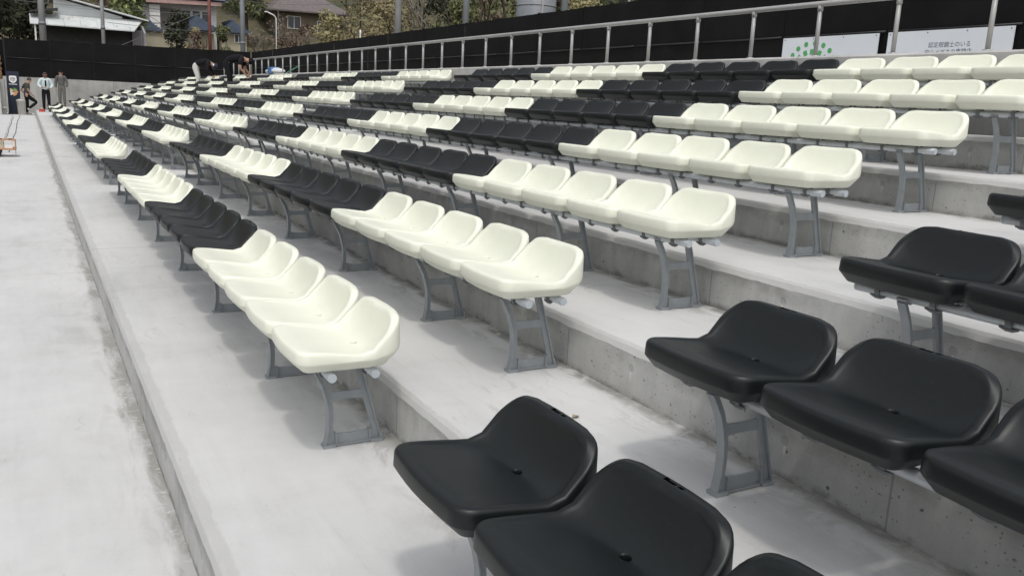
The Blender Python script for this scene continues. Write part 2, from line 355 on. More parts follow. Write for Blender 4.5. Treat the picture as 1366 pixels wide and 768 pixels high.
# lower wing wall / retaining wall at the far end
w = tag(link('retaining_wall', None, None, (5, 50.2, -0.3)), 'pale concrete retaining wall under the black fence at the far end', 'wall')
WX = [-1.35, 1.2, 3.65, 6.1, 8.6, 11.0]
for xa, xb in zip(WX[:-1], WX[1:]):
    c = MB(); c.box(((xa+xb)/2-5, 0.12, 0.92), (xb-xa-0.012, 0.24, 1.86)); build('wall_panel', c, M['wall'], w)
c = MB(); c.box((0, 0.13, 0.91), (12.3, 0.2, 1.80)); build('wall_core', c, M['core'], w)
# parapet
pw = tag(link('parapet_wall', None, None, (5.6, 0, 1.0)), 'low concrete parapet wall behind the top row of seats', 'wall')
PJ = [-2.4, 5.62, 15.8, 26.0, 34.2]
for ya, yb in zip(PJ[:-1], PJ[1:]):
    c = MB(); c.prism([(0.0, 0), (0.0, 0.855), (0.012, 0.87), (0.248, 0.87), (0.26, 0.855), (0.26, 0)], ya+0.005, yb-0.005); build('parapet_segment', c, M['parapet'], pw)
c = MB(); c.box((0.13, 15.9, 0.42), (0.24, 36.4, 0.84)); build('parapet_core', c, M['core'], pw)

# ------------------------------------------------------------------ seats
SX0, SD, SW = 0.349, 0.410, 0.222          # front edge x, depth, half width
HX = 0.272
def zsurf(x, y):
    ay = abs(y)/SW
    z = 0.450 - 0.034*ss(0.0, 0.28, x) - 0.006*max(0, 1-x/0.05)**2
    z -= 0.007*(1-min(1, ay)**2)*ss(0.03, 0.16, x)
    x0 = 0.268 - 0.046*min(1, ay)**2.5; xe = 0.367
    tt = min(1.0, max(0, (x-x0)/(xe-x0)))
    top = 0.138
    return z + top*(0.25*tt*tt*(3-2*tt)+0.75*tt**2.4) + 0.006*ss(0.72, 0.95, ay)*ss(0.06, 0.26, x)
def seat_outline(q):
    pts = []
    def arc(cx, cy, rx, ry, a0, a1, n):
        for i in range(n+1):
            a = lerp(a0, a1, i/n); pts.append(Vector((cx+rx*math.cos(a), cy+ry*math.sin(a))))
    rf, rb, rbx = 0.058, 0.074, 0.074; e = 0.006; bk = 0.014
    n = q
    arc(rf, -SW+e+rf, rf, rf, -math.pi, -math.pi/2, n)
    for i in range(1, q): pts.append(Vector((lerp(rf, SD-bk-rbx, i/q), -SW+e*(1-math.sin(math.pi*0.5*i/q)))))
    arc(SD-bk-rbx, -SW+rb, rbx, rb, -math.pi/2, -0.12, n+1)
    for i in range(1, q+2):
        u = i/(q+2); pts.append(Vector((SD-bk+bk*math.sin(math.pi*u), lerp(-SW+rb-0.01, SW-rb+0.01, u))))
    arc(SD-bk-rbx, SW-rb, rbx, rb, 0.12, math.pi/2, n+1)
    for i in range(1, q): pts.append(Vector((lerp(SD-bk-rbx, rf, i/q), SW-e*(1-math.sin(math.pi*0.5*(1-i/q))))))
    arc(rf, SW-e-rf, rf, rf, math.pi/2, math.pi, n)
    for i in range(1, q+1):
        u = i/(q+1); pts.append(Vector((-0.010*math.sin(math.pi*u), lerp(SW-e-rf, -SW+e+rf, u))))
    return pts
def seat_mesh(name, q, mat, inner):
    ol = seat_outline(q); n = len(ol); nr = []
    for i in range(n):
        d = (ol[(i+1) % n]-ol[i-1]).normalized(); nr.append(Vector((-d.y, d.x)))    # inward
    def inset(i, d): return ol[i]+nr[i]*d
    def P(v, z): return (v.x+SX0, v.y, z)
    def hole(i, k=1.0):
        a = math.atan2(ol[i].y, ol[i].x-HX); return Vector((HX+0.011*k*math.cos(a), 0.014*k*math.sin(a)))
    back = lambda i: ss(0.26, 0.40, ol[i].x)
    edge = lambda i: ss(0.02, 0.16, ol[i].x)
    crest = []
    for i in range(n):
        v = inset(i, 0.032); crest.append(zsurf(v.x, v.y)+0.006*edge(i))
    rings = []
    def ring(d, z): rings.append([P(inset(i, d(i) if callable(d) else d), z(i)) for i in range(n)])
    rings.append([P(hole(i, 0.95), 0.3665) for i in range(n)])
    ring(lambda i: 0.040+0.030*back(i), lambda i: 0.366)
    ring(lambda i: 0.033+0.022*back(i), lambda i: 0.3668+0.003*back(i))
    ring(lambda i: 0.030+0.018*back(i), lambda i: 0.3685+0.005*back(i))
    ring(lambda i: 0.0040, lambda i: 0.3975+0.026*back(i))
    ring(lambda i: 0.0015, lambda i: 0.4005+0.032*back(i))
    ring(0.0, lambda i: 0.4045+0.040*back(i))
    ring(0.0015, lambda i: crest[i]-0.020+0.006*(1-edge(i)))
    ring(0.0028, lambda i: crest[i]-0.0085)
    ring(0.0058, lambda i: crest[i]-0.0030)
    ring(0.0100, lambda i: crest[i]-0.0006)
    ring(lambda i: 0.019+0.008*back(i), lambda i: crest[i])
    ring(lambda i: 0.0225+0.0115*back(i), lambda i: crest[i]-0.0008*edge(i))
    for k, tt in enumerate(inner):
        rg = []
        for i in range(n):
            v0 = inset(i, 0.0265+0.0125*back(i)); h = hole(i, 1.7); v = v0.lerp(h, tt); rg.append(P(v, zsurf(v.x, v.y)))
        rings.append(rg)
    for kk, dz in ((1.35, 0.0), (1.08, -0.0003), (1.0, -0.0025), (0.97, -0.008), (0.95, -0.03)):
        rings.append([P(hole(i, kk), zsurf(*hole(i, kk))+dz) for i in range(n)])
    mb = MB(); mb.v = [v for r in rings for v in r]; K = len(rings)
    for k in range(K):
        k2 = (k+1) % K
        for i in range(n):
            j = (i+1) % n; mb.f.append((k*n+i, k*n+j, k2*n+j, k2*n+i)); mb.m.append(0)
    return mb.mesh(name, mat, True)
INN = [0.0, 0.05, 0.11, 0.18, 0.28, 0.40, 0.53, 0.66, 0.80]
seat_hi = {True: seat_mesh('seat_shell_cream', 6, M['white_seat'], INN), False: seat_mesh('seat_shell_black', 6, M['black_seat'], INN)}
seat_lo = {True: seat_mesh('seat_far_cream', 2, M['white_seat'], [0.1, 0.35, 0.7]), False: seat_mesh('seat_far_black', 2, M['black_seat'], [0.1, 0.35, 0.7])}

# clamp: a dark steel saddle hooked under the front rail
RXF, RXB, RZ, RR = 0.476, 0.638, 0.3425, 0.0168
def clamp_mesh(rx):
    mb = MB(); n = 9; pts = []
    for i in range(n):
        a = math.pi*(1.0+i/(n-1)); pts.append((rx+0.021*math.cos(a), RZ+0.0195*math.sin(a)))
    pts = [(rx-0.021, RZ+0.024)]+pts+[(rx+0.021, RZ+0.024)]
    mb.ribbon(pts, 0.004, -0.010, 0.010)
    mb.tube([(rx-0.014, -0.030, RZ-0.016), (rx-0.011, -0.010, RZ-0.021), (rx-0.011, 0.010, RZ-0.021), (rx-0.014, 0.030, RZ-0.016)], [0.003, 0.006, 0.006, 0.003], 6)
    return mb.mesh('clamp', M['clamp'])
clampF, clampB = clamp_mesh(RXF), clamp_mesh(RXB)
# slot mark on the back crest, recess shade painted as black pieces (a flag shape and a small lozenge)
mk = MB()
cz = zsurf(SD-0.032, 0)+0.0063; cx0 = SX0+SD-0.027
mk.prism([(cx0, 0.034), (cx0+0.007, 0.034), (cx0+0.007, -0.006), (cx0, -0.002)], cz-0.004, cz+0.0003, 'z')
mk.prism([(cx0+0.007, 0.034), (cx0+0.013, 0.034), (cx0+0.012, 0.024), (cx0+0.007, 0.022)], cz-0.004, cz+0.0003, 'z')
mk.prism([(cx0+0.001, -0.012), (cx0+0.008, -0.016), (cx0+0.008, -0.030), (cx0+0.001, -0.026)], cz-0.004, cz+0.0003, 'z')
mark_me = mk.mesh('slot_shade_mark', M['slot'])

def place_seat(r, y, white, label, group, near):
    o = link('stadium_seat', seat_hi[white], None, (r*T+random.gauss(0, 0.0018), y+random.gauss(0, 0.0025), r*RH+random.uniform(0, 0.0015)))
    o.rotation_euler = (random.gauss(0, 0.0035), random.gauss(0, 0.002), random.gauss(0, 0.007))
    tag(o, label, 'seat', group)
    if near:
        for yy in (-0.105, 0.105):
            link('clamp', clampF, o, (0, yy, 0)); 
            if near > 1: link('clamp', clampB, o, (0, yy, 0))
        if near > 1 and not white: link('slot_shade_mark', mark_me, o)
    return o
NEARN = [4, 4, 3, 2, 1, 1, 1]
for r in range(7):
    for j in range(1, NEARN[r]+1):
        place_seat(r, near_y(j), False, 'black seat on the camera side of near aisle, %s row, %s from aisle' % (ROW[r], ORD[j-1]), 'black seats on the camera side of the near aisle', 2)
    for i in range(1, 41):
        white = ((i-1)//5) % 2 == 0; col = 'cream' if white else 'black'
        if i <= 20:
            lab = '%s plastic seat in the %s row, %s beyond the near aisle' % (col, ROW[r], ORD[i-1]); grp = 'seats between the near aisle and the second aisle'
        else:
            lab = '%s plastic seat in the %s row, %s past the second aisle' % (col, ROW[r], ORD[i-21]); grp = 'seats beyond the second aisle'
        place_seat(r, seat_y(i), white, lab, grp, (2 if i <= 6 else 1) if i <= 16 else 0)
# the seats beyond number forty of each row: one joined mass
fs = MB()
lo = {k: ([tuple(v.co) for v in me.vertices], [tuple(p_.vertices) for p_ in me.polygons]) for k, me in seat_lo.items()}
for r in range(7):
    for i in range(41, 81):
        white = ((i-1)//5) % 2 == 0; vs, ff = lo[white]; y = seat_y(i)
        fs.add([(v[0]+r*T, v[1]+y, v[2]+r*RH) for v in vs], ff, 0 if white else 1)
o = build('far_seats', fs, [M['white_seat'], M['black_seat']], None, True)
tag(o, 'small cream and black seats filling the far end of the rows', 'seats', kind='stuff')

# ------------------------------------------------------------------ seat frames
def leg_mesh(hi=True):
    mb = MB(); w = 0.006
    F = [(0.468, 0.325), (0.487, 0.292), (0.506, 0.255), (0.521, 0.21), (0.530, 0.165), (0.533, 0.12), (0.531, 0.07), (0.525, 0.03), (0.518, 0.004)]
    B = [(0.632, 0.325), (0.652, 0.26), (0.672, 0.19), (0.694, 0.11), (0.716, 0.03), (0.722, 0.004)]
    if not hi: F = F[::2]; B = [B[0], B[2], B[-1]]
    mb.ribbon(F, 0.022, -w, w); mb.ribbon([(x-0.0115, z) for x, z in F], 0.005, -0.016, 0.016)
    mb.ribbon(B, 0.023, -w, w); mb.ribbon([(x+0.012, z) for x, z in B], 0.005, -0.016, 0.016)
    # crossbar with filleted ends, and base bar
    mb.prism([(0.532, 0.178), (0.545, 0.186), (0.60, 0.189), (0.655, 0.186), (0.678, 0.176), (0.672, 0.232), (0.655, 0.222), (0.60, 0.219), (0.54, 0.221), (0.518, 0.236)], -w+0.001, w-0.001)
    mb.prism([(0.524, 0.006), (0.718, 0.006), (0.708, 0.062), (0.694, 0.050), (0.62, 0.047), (0.552, 0.050), (0.538, 0.064)], -w+0.001, w-0.001)
    mb.box((0.62, 0, 0.007), (0.19, 0.030, 0.006))
    # feet
    mb.prism([(0.500, -0.022), (0.548, -0.022), (0.556, 0), (0.548, 0.022), (0.500, 0.022)], 0.0, 0.012, 'z')
    mb.prism([(0.690, -0.020), (0.735, -0.026), (0.752, -0.010), (0.752, 0.010), (0.735, 0.026), (0.690, 0.020)], 0.0, 0.012, 'z')
    # short ribs beside the feet and saddles under the rails
    mb.box((0.551, 0, 0.03), (0.006, 0.030, 0.050)); mb.box((0.688, 0, 0.03), (0.006, 0.030, 0.050))
    for rx in (RXF, RXB):
        n = 7; pts = [(rx+0.020*math.cos(math.pi*(1.05+0.9*i/(n-1))), RZ+0.020*math.sin(math.pi*(1.05+0.9*i/(n-1)))) for i in range(n)]
        mb.ribbon(pts, 0.006, -0.02, 0.02)
    return mb.mesh('leg', M['frame'])
leg_hi, leg_lo = leg_mesh(True), leg_mesh(False)
bm_ = MB(); bm_.tube([(0.738, 0, 0.011), (0.738, 0, 0.020)], 0.010, 6); bm_.tube([(0.738, 0, 0.018), (0.738, 0, 0.034)], 0.0055, 6)
bolt_me = bm_.mesh('bolt', M['bolt'])
def frame(r, y0, y1, legs, label, hi, group):
    root = tag(link('seat_frame', None, None, (r*T, y0, r*RH)), label, 'seat frame', group)
    for rx in (RXF, RXB):
        mb = MB(); mb.tube([(rx, 0, RZ), (rx, y1-y0, RZ)], RR, 14 if hi else 8, 0, True)
        rl = build('rail', mb, M['rail'], root, True)
        for p_ in rl.data.polygons:
            if len(p_.vertices) > 4: p_.use_smooth = False
        if hi:
            for yy, d in ((0.0, -0.004), (y1-y0, 0.004)):
                mb = MB(); mb.tube([(rx, yy-d, RZ), (rx, yy+d, RZ)], [RR+0.0004, RR-0.0004], 16); build('end_cap', mb, M['cap'], rl)
    for y in legs:
        l = link('leg', leg_hi if hi else leg_lo, root, (0, y-y0, 0))
        if hi: link('bolt', bolt_me, l)
LEGS = [1, 3, 6, 9, 12, 15, 18, 20]
for r in range(7):
    ln = [near_y(1), near_y(3), near_y(5)] if r < 3 else [near_y(1), near_y(3)]
    frame(r, near_y(1 + {0: 4, 1: 4, 2: 3}.get(r, 2))-0.10, near_y(1)+0.19, [y for y in ln if y > near_y(1 + {0: 4, 1: 4, 2: 3}.get(r, 2))-0.05],
          'grey steel frame carrying the black seats nearest the camera, %s row' % ROW[r], True, 'seat frames on the camera side of the near aisle')
    for b, txt in enumerate(('between the near aisle and the second aisle', 'just past the second aisle', 'in the third block along', 'in the last block by the far wall')):
        i0 = b*20
        frame(r, seat_y(i0+1)-0.197, seat_y(i0+20)+0.197, [seat_y(i0+k) for k in LEGS], 'grey steel seat frame of the %s row, %s' % (ROW[r], txt), b < 1, 'seat frames along the rows')

# ------------------------------------------------------------------ guard rail on the parapet
gr = tag(link('guard_rail', None, None, (5.71, 0, 1.865)), 'pale grey tubular guard rail along the top of the parapet', 'railing')
mb = MB(); mb.tube([(0, y, 0.455) for y in (-1.6, 10, 20, 31.75)], 0.024, 12); build('top_rail', mb, M['grail'], gr, True)
pm = MB(); pm.tube([(0, 0, 0), (0, 0, 0.435)], 0.019, 10); pm.tube([(0, 0, 0.395), (0, 0, 0.44)], 0.024, 10); pm.tube([(0, 0, 0), (0, 0, 0.02)], 0.034, 10)
post_me = pm.mesh('post', M['grail'], True)
k = 3.93 - 0.795*6
while k < 31.8: link('post', post_me, gr, (0, k, 0)); k += 0.795

# ------------------------------------------------------------------ black windbreak fences
t = NT('black_windbreak_mesh'); p = t.pos()
M['net'] = t.out(t.ramp(t.noise(p, 1.2, 5, 0.6), [(0.3, (0.0075, 0.0075, 0.0077)), (0.7, (0.0125, 0.0125, 0.0127))]), 0.9, Specular_IOR_Level=0.12)
t.bump(t.noise(p, 160, 2), 0.25, 0.003)
M['fpost'] = simple('black_fence_post', (0.010, 0.010, 0.011), 0.55, 0.2)
M['frail'] = simple('dull_fence_rail', (0.030, 0.030, 0.031), 0.4, 0.3, 3.0, 0.3)
def net_panel(L, z0, z1, seed, seams):
    mb = MB(); nu, nv = max(8, int(L*9)), 14; vs = []
    for j in range(nv+1):
        for i in range(nu+1):
            u = i/nu; v = j/nv; x = u*L; z = lerp(z0, z1, v)
            d = 0.020*mnoise.noise(Vector((x*1.7, z*0.9, seed*5.1))) + 0.010*mnoise.noise(Vector((x*6, z*1.2, seed*2.3)))
            d *= 4*u*(1-u)*0.5+0.5
            for sx in seams: d -= 0.018*math.exp(-((x-sx)/0.03)**2)
            if j == nv: z += 0.006*mnoise.noise(Vector((x*3, seed*1.7, 0)))-0.012*math.sin(math.pi*u)
            vs.append((x, d, z))
    fs_ = [(j*(nu+1)+i, j*(nu+1)+i+1, (j+1)*(nu+1)+i+1, (j+1)*(nu+1)+i) for j in range(nv) for i in range(nu)]
    mb.add(vs, fs_); return mb
def fence(label, origin, rz, L, step, first, z0, za, zb, zr, side):
    root = tag(link('windbreak_fence', None, None, origin, rz), label, 'fence')
    xs_ = []; x = first
    while x < L+0.01: xs_.append(x); x += step
    if xs_[0] > 0.3: xs_ = [0.0]+xs_
    if xs_[-1] < L-0.3: xs_.append(L)
    for i, x in enumerate(xs_):
        z = lerp(za, zb, x/L); mb = MB(); mb.box((x, side*0.035, (z0+z)/2+0.01), (0.055, 0.05, z-z0+0.02)); build('post', mb, M['fpost'], root)
    for i in range(len(xs_)-1):
        a, b = xs_[i], xs_[i+1]
        mb = net_panel(b-a-0.012, z0, lerp(za, zb, (a+b)/2/L), i+L, [(b-a)/2]); o = build('net_panel', mb, M['net'], root, True, (a+0.006, 0, 0))
        mb = MB(); mb.tube([(a+0.03, side*-0.016, zr), ((a+b)/2, side*-0.02, zr-0.006+0.008*random.random()), (b-0.03, side*-0.016, zr)], 0.016, 6); build('mid_rail', mb, M['frail'], root, True)
        mb = MB(); mb.tube([(a, side*0.03, lerp(za, zb, a/L)-0.03), (b, side*0.03, lerp(za, zb, b/L)-0.03)], 0.02, 6); build('top_rail', mb, M['fpost'], root, True)
    return root
fence('tall black mesh fence on the retaining wall at the far end', (-1.18, 50.32, 0), 0, 12.0, 1.98, 0.0, 1.56, 3.37, 3.56, 2.47, 1)
fence('tall black mesh fence running along behind the guard rail', (10.8, 50.3, 0), R_(-90), 50.0, 2.045, 0.62, 1.45, 3.55, 3.6, 2.66, 1)
fence('short dark mesh fence left of the navy banner', (-4.2, 51.2, 0), 0, 2.95, 1.475, 0.0, 1.2, 3.3, 3.3, 2.2, 1)

# ------------------------------------------------------------------ sign boards on the long fence
M['sign'] = simple('white_sign_board', (0.66, 0.69, 0.72), 0.45, 0.03, 2)
M['green'] = simple('green_sign_print', (0.085, 0.36, 0.115), 0.5, 0.04)
M['ink'] = simple('dark_sign_ink', (0.055, 0.065, 0.11), 0.5, 0.05)
def text_mesh(body, size, mat, name='lettering', spacing=1.0):
    cu = bpy.data.curves.new(name, 'FONT'); cu.body = body; cu.size = size; cu.extrude = 0.0008; cu.space_character = spacing; cu.offset = 0.003*size
    ob = bpy.data.objects.new(name, cu); C.objects.link(ob)
    dg = bpy.context.evaluated_depsgraph_get(); me = bpy.data.meshes.new_from_object(ob.evaluated_get(dg))
    bpy.data.objects.remove(ob); me.materials.clear(); me.materials.append(mat); return me
def fit_text(body, width, mat):
    me = text_mesh(body, 1.0, mat); xs_ = [v.co.x for v in me.vertices]
    if not xs_: return me, 1.0
    s_ = width/(max(xs_)-min(xs_)); x0 = min(xs_)
    for v in me.vertices: v.co.x = (v.co.x-x0)*s_; v.co.y *= s_; v.co.z *= s_*0.5
    return me, s_
FACE = Matrix(((0, 0, -1), (-1, 0, 0), (0, 1, 0)))     # local x -> -Y, y -> +Z, z -> -X
def board(label, ya, yb):
    b = MB(); b.box((0, 0, 0), (0.02, abs(yb-ya), 0.9)); o = build('sign_board', b, M['sign'], None, False, (10.735, (ya+yb)/2, 2.635-0.45))
    tag(o, label, 'sign')
    for yy in (-1, -0.33, 0.33, 1):
        for zz in (-0.42, 0.42):
            b = MB(); b.tube([(-0.008, 0, 0), (-0.014, 0, 0)], 0.010, 8); build('screw', b, M['clamp'], o, False, (0, yy*(abs(yb-ya)/2-0.04), zz))
    return o
s1 = board('white sign board with a ring of green dots, on the black fence', 8.875, 10.75); c1 = s1.location
cy_, cz_ = 10.11, 2.235
for a in range(-150, 190, 24):
    an = R_(a); rr_ = 0.298*(1+0.5*abs(math.sin(an))*0.0)
    b = MB(); b.tube([(0, 0, 0), (-0.003, 0, 0)], 0.042, 14); build('green_dot', b, M['green'], s1, False, (-0.0095, cy_-c1.y+1.5*rr_*math.sin(an)*0.98, cz_-c1.z+rr_*math.cos(an)))
for a in (-100, -66, -33, 0, 28, 62, 96):
    an = R_(a); mm = Matrix.Rotation(-an*0.8, 3, 'X')
    b = MB(); b.box((0, 0, 0), (0.003, 0.075, 0.085), M4=mm); build('green_block', b, M['green'], s1, False, (-0.011, cy_-c1.y+0.285*math.sin(an), cz_-c1.z+0.165*math.cos(an)))
s2 = board('white sign board with dark Japanese lettering, on the black fence', 6.824, 8.709); c2 = s2.location
for body, y0_, w_, zb_ in (('認定眼鏡士のいる', 8.028, 0.628, 2.402), ('安心メガネの専門店', 8.07, 0.70, 2.305)):
    me, sc_ = fit_text(body, w_, M['ink']); o = link('lettering', me, s2); o.matrix_local = Matrix.Translation((-0.0105, y0_-c2.y, zb_-c2.z)) @ FACE.to_4x4()

# ------------------------------------------------------------------ things at the far end of the walkway
M['navy'] = simple('navy_banner_cloth', (0.012, 0.017, 0.036), 0.7, 0.1, 3); M['white'] = simple('white_print', (0.75, 0.75, 0.74), 0.6, 0.04)
M['bin'] = simple('pale_grey_bin_plastic', (0.42, 0.41, 0.38), 0.55, 0.08); M['dark'] = simple('dark_plastic', (0.02, 0.02, 0.02), 0.5, 0.2)
bn = tag(link('roll_up_banner', None, None, (-0.89, 47.7, -RH)), 'navy roll-up banner with a white shield crest and coloured petals', 'banner')
b = MB(); b.box((0, 0, 1.02), (0.52, 0.008, 1.94)); build('banner_cloth', b, M['navy'], bn)
b = MB(); b.box((0, 0.03, 0.035), (0.56, 0.13, 0.07)); build('base', b, M['dark'], bn)
b = MB(); b.tube([(0, 0.02, 0.05), (0, 0.02, 1.98)], 0.010, 6); build('pole', b, M['rail'], bn)
def shield(sc, y):
    return [(-0.135*sc, y+0.13*sc), (-0.06*sc, y+0.15*sc), (0, y+0.142*sc), (0.06*sc, y+0.15*sc), (0.135*sc, y+0.13*sc), (0.14*sc, y-0.03*sc), (0.11*sc, y-0.10*sc), (0.0, y-0.165*sc), (-0.11*sc, y-0.10*sc), (-0.14*sc, y-0.03*sc)]
b = MB(); b.prism(shield(1.12, 1.62), -0.0075, -0.0045); cr = build('crest', b, M['white'], bn)
b = MB(); b.prism([(-0.10, 1.69), (0.10, 1.69), (0.10, 1.665), (-0.10, 1.665)], -0.0100, -0.0080)
for x in (-0.085, -0.028, 0.028, 0.085): b.prism([(x-0.011, 1.66), (x+0.011, 1.66), (x+0.011, 1.51+abs(x)*0.5), (x-0.011, 1.51+abs(x)*0.5)], -0.0100, -0.0080)
build('crest_bars', b, M['navy'], cr)
b = MB(); x = -0.17
while x < 0.16:
    w_ = random.choice((0.016, 0.022, 0.028)); b.prism([(x, 1.375), (x+w_, 1.375), (x+w_, 1.415), (x, 1.415)], -0.0075, -0.0045); x += w_+0.008
build('lettering', b, M['white'], bn)
for i, (a, col) in enumerate(((150, (0.62, 0.50, 0.26)), (50, (0.10, 0.32, 0.08)), (-5, (0.62, 0.28, 0.12)), (-65, (0.66, 0.33, 0.16)), (-140, (0.66, 0.66, 0.64)))):
    M['petal%d' % i] = simple('petal_print', col, 0.6, 0.1)
    an = R_(a); cx_, cz2 = 0.10*math.cos(an), 1.05+0.115*math.sin(an)
    pts = [(cx_+0.075*(1+0.25*math.cos(3*q_))*math.cos(q_), cz2+0.085*(1+0.25*math.cos(3*q_))*math.sin(q_)) for q_ in [2*math.pi*k_/16+an for k_ in range(16)]]
    b = MB(); b.prism(pts, -0.0075-0.0006*i, -0.0045); build('petal', b, M['petal%d' % i], bn)
wb = tag(link('waste_bin', None, None, (-0.62, 47.45, -RH)), 'pale grey plastic waste bin in front of the navy banner', 'bin')
b = MB(); vs = []
for z, hx, hy in ((0.0, 0.14, 0.14), (0.02, 0.15, 0.15), (0.60, 0.185, 0.18), (0.61, 0.20, 0.19), (0.645, 0.20, 0.19)):
    for q_ in range(20):
        a = 2*math.pi*q_/20; ca, sa = math.cos(a), math.sin(a); e_ = 0.45
        vs.append((hx*math.copysign(abs(ca)**e_, ca), hy*math.copysign(abs(sa)**e_, sa), z))
b.add(vs, [(k_*20+q_, k_*20+(q_+1) % 20, (k_+1)*20+(q_+1) % 20, (k_+1)*20+q_) for k_ in range(4) for q_ in range(20)]+[tuple(range(19, -1, -1))]); build('bin_body', b, M['bin'], wb, True)
b = MB(); b.ell((0, 0, 0.645), (0.205, 0.195, 0.085), 20, 8); build('lid', b, M['bin'], wb, True)
gp = tag(link('gate_pillar', None, None, (-1.42, 46.6, -RH)), 'pale concrete pillar at the left end of the walkway', 'pillar')
b = MB(); b.box((-0.16, 0, 0.82), (0.34, 0.30, 1.64)); build('pillar_shaft', b, M['parapet'], gp)
b = MB(); b.box((0.10, 0.9, 0.80), (0.16, 1.3, 1.60)); build('side_wall', b, M['wall'], gp)
b = MB(); b.box((0.12, 0.20, 0.33), (0.20, 0.30, 0.06)); build('ledge', b, M['parapet'], gp)
M['rust'] = simple('weathered_brown_brick', (0.22, 0.13, 0.075), 0.9, 0.5, 5, 0, 0.3, 0.4)
b = MB(); bw = tag(link('brick_post', None, None, (-1.52, 50.9, 0.6)), 'weathered brown brick post beside the left end of the fence', 'post')
for k_ in range(16):
    b = MB(); b.box((0.02*(-1)**k_, 0, 0.06+k_*0.125), (0.30-0.02*(k_ % 3), 0.26, 0.115)); build('brick', b, M['rust'], bw)
M['red'] = simple('red_plastic', (0.45, 0.05, 0.04), 0.5, 0.1)
rb = tag(link('toolbox', None, None, (0.20, 45.7, 0)), 'small red toolbox on the front step by the jacketed man', 'toolbox')
b = MB(); b.prism([(-0.11, 0), (0.11, 0), (0.11, 0.09), (0.08, 0.13), (-0.08, 0.13), (-0.11, 0.09)], -0.07, 0.07); build('box_body', b, M['red'], rb)
b = MB(); b.tube([(-0.06, 0, 0.125), (-0.06, 0, 0.165), (0.06, 0, 0.165), (0.06, 0, 0.125)], 0.010, 6); build('handle', b, M['white'], rb)
# orange generator cart
M['orange'] = simple('orange_painted_tube', (0.42, 0.23, 0.12), 0.45, 0.15); M['beige'] = simple('beige_metal_panel', (0.50, 0.44, 0.34), 0.5, 0.1); M['engine'] = simple('dark_red_engine', (0.06, 0.018, 0.015), 0.5, 0.4)
M['rubber'] = simple('black_rubber', (0.012, 0.012, 0.013), 0.8, 0.2)
ct = tag(link('generator_cart', None, None, (-1.02, 20.8, -RH)), 'orange framed generator cart with a black wheel at the left edge', 'cart')
for yy in (-0.22, 0.22):
    b = MB(); b.tube([(-0.36, yy, 0.155), (0.34, yy, 0.155), (0.36, yy, 0.175), (0.36, yy, 0.33), (0.33, yy, 0.345), (-0.36, yy, 0.345), (-0.36, yy, 0.155)], 0.012, 8); build('tube_frame', b, M['orange'], ct, True)
for x_ in (-0.36, 0.36):
    b = MB(); b.tube([(x_, -0.22, 0.16), (x_, 0.22, 0.16)], 0.017, 8); build('cross_tube', b, M['orange'], ct, True)
b = MB(); b.box((-0.0, 0, 0.170), (0.70, 0.42, 0.02)); build('base_plate', b, M['orange'], ct)
b = MB(); b.box((0.07, 0, 0.255), (0.16, 0.36, 0.15)); build('control_panel', b, M['beige'], ct)
b = MB(); b.box((0.235, 0, 0.25), (0.15, 0.36, 0.14)); build('fuel_tank', b, M['white'], ct)
b = MB(); b.ell((-0.16, 0, 0.25), (0.14, 0.15, 0.08), 12, 8); b.tube([(-0.16, -0.16, 0.26), (-0.16, 0.16, 0.26)], 0.06, 12); build('engine', b, M['engine'], ct, True)
for x_ in (0.08, 0.27):
    b = MB(); b.tube([(x_, 0, 0.33), (x_, 0, 0.365)], 0.035, 10); build('cap', b, M['dark'], ct)
b = MB(); b.tube([(0.06, -0.24, 0.06), (0.40, -0.24, 0.045), (0.43, -0.16, 0.03)], 0.008, 6); b.tube([(0.355, -0.2, 0.155), (0.36, -0.22, 0.04)], 0.008, 6); build('support_rod', b, M['rail'], ct, True)
for yy in (-0.27, 0.27):
    b = MB(); n = 20
    for r0, r1, m_ in ((0.05, 0.075, 0),):
        vs = []
        for q_ in range(n):
            a = 2*math.pi*q_/n
            for s_ in range(8):
                c_ = 2*math.pi*s_/8; rr_ = 0.062+0.022*math.cos(c_); vs.append((0.02+rr_*math.cos(a), yy+0.022*math.sin(c_), 0.085+rr_*math.sin(a)))
        b.add(vs, [(q_*8+s_, q_*8+(s_+1) % 8, ((q_+1) % n)*8+(s_+1) % 8, ((q_+1) % n)*8+s_) for q_ in range(n) for s_ in range(8)])
    wh = build('wheel', b, M['rubber'], ct, True)
    b = MB(); b.tube([(0.02, yy-0.015, 0.085), (0.02, yy+0.015, 0.085)], 0.045, 14); build('hub', b, M['dark'], wh)
b = MB(); pts = [(-0.70+0.018*math.sin(y_*0.45)+0.006*math.sin(y_*1.7)-0.004*(47-y_), y_, -RH+0.006) for y_ in [47.2-0.4*k_ for k_ in range(64)]]
b.tube(pts, 0.009, 6); tag(build('cable', b, M['dark'], None, True), 'thin black cable lying along the walkway to the generator cart', 'cable')
b = MB(); b.tube([(-0.95-0.001*(30-y_)+0.008*math.sin(y_*0.9), y_, -RH+0.006) for y_ in [44-0.5*k_ for k_ in range(60)]], 0.008, 6); tag(build('cable', b, M['dark'], None, True), 'thin dark cable along the left edge of the walkway', 'cable')
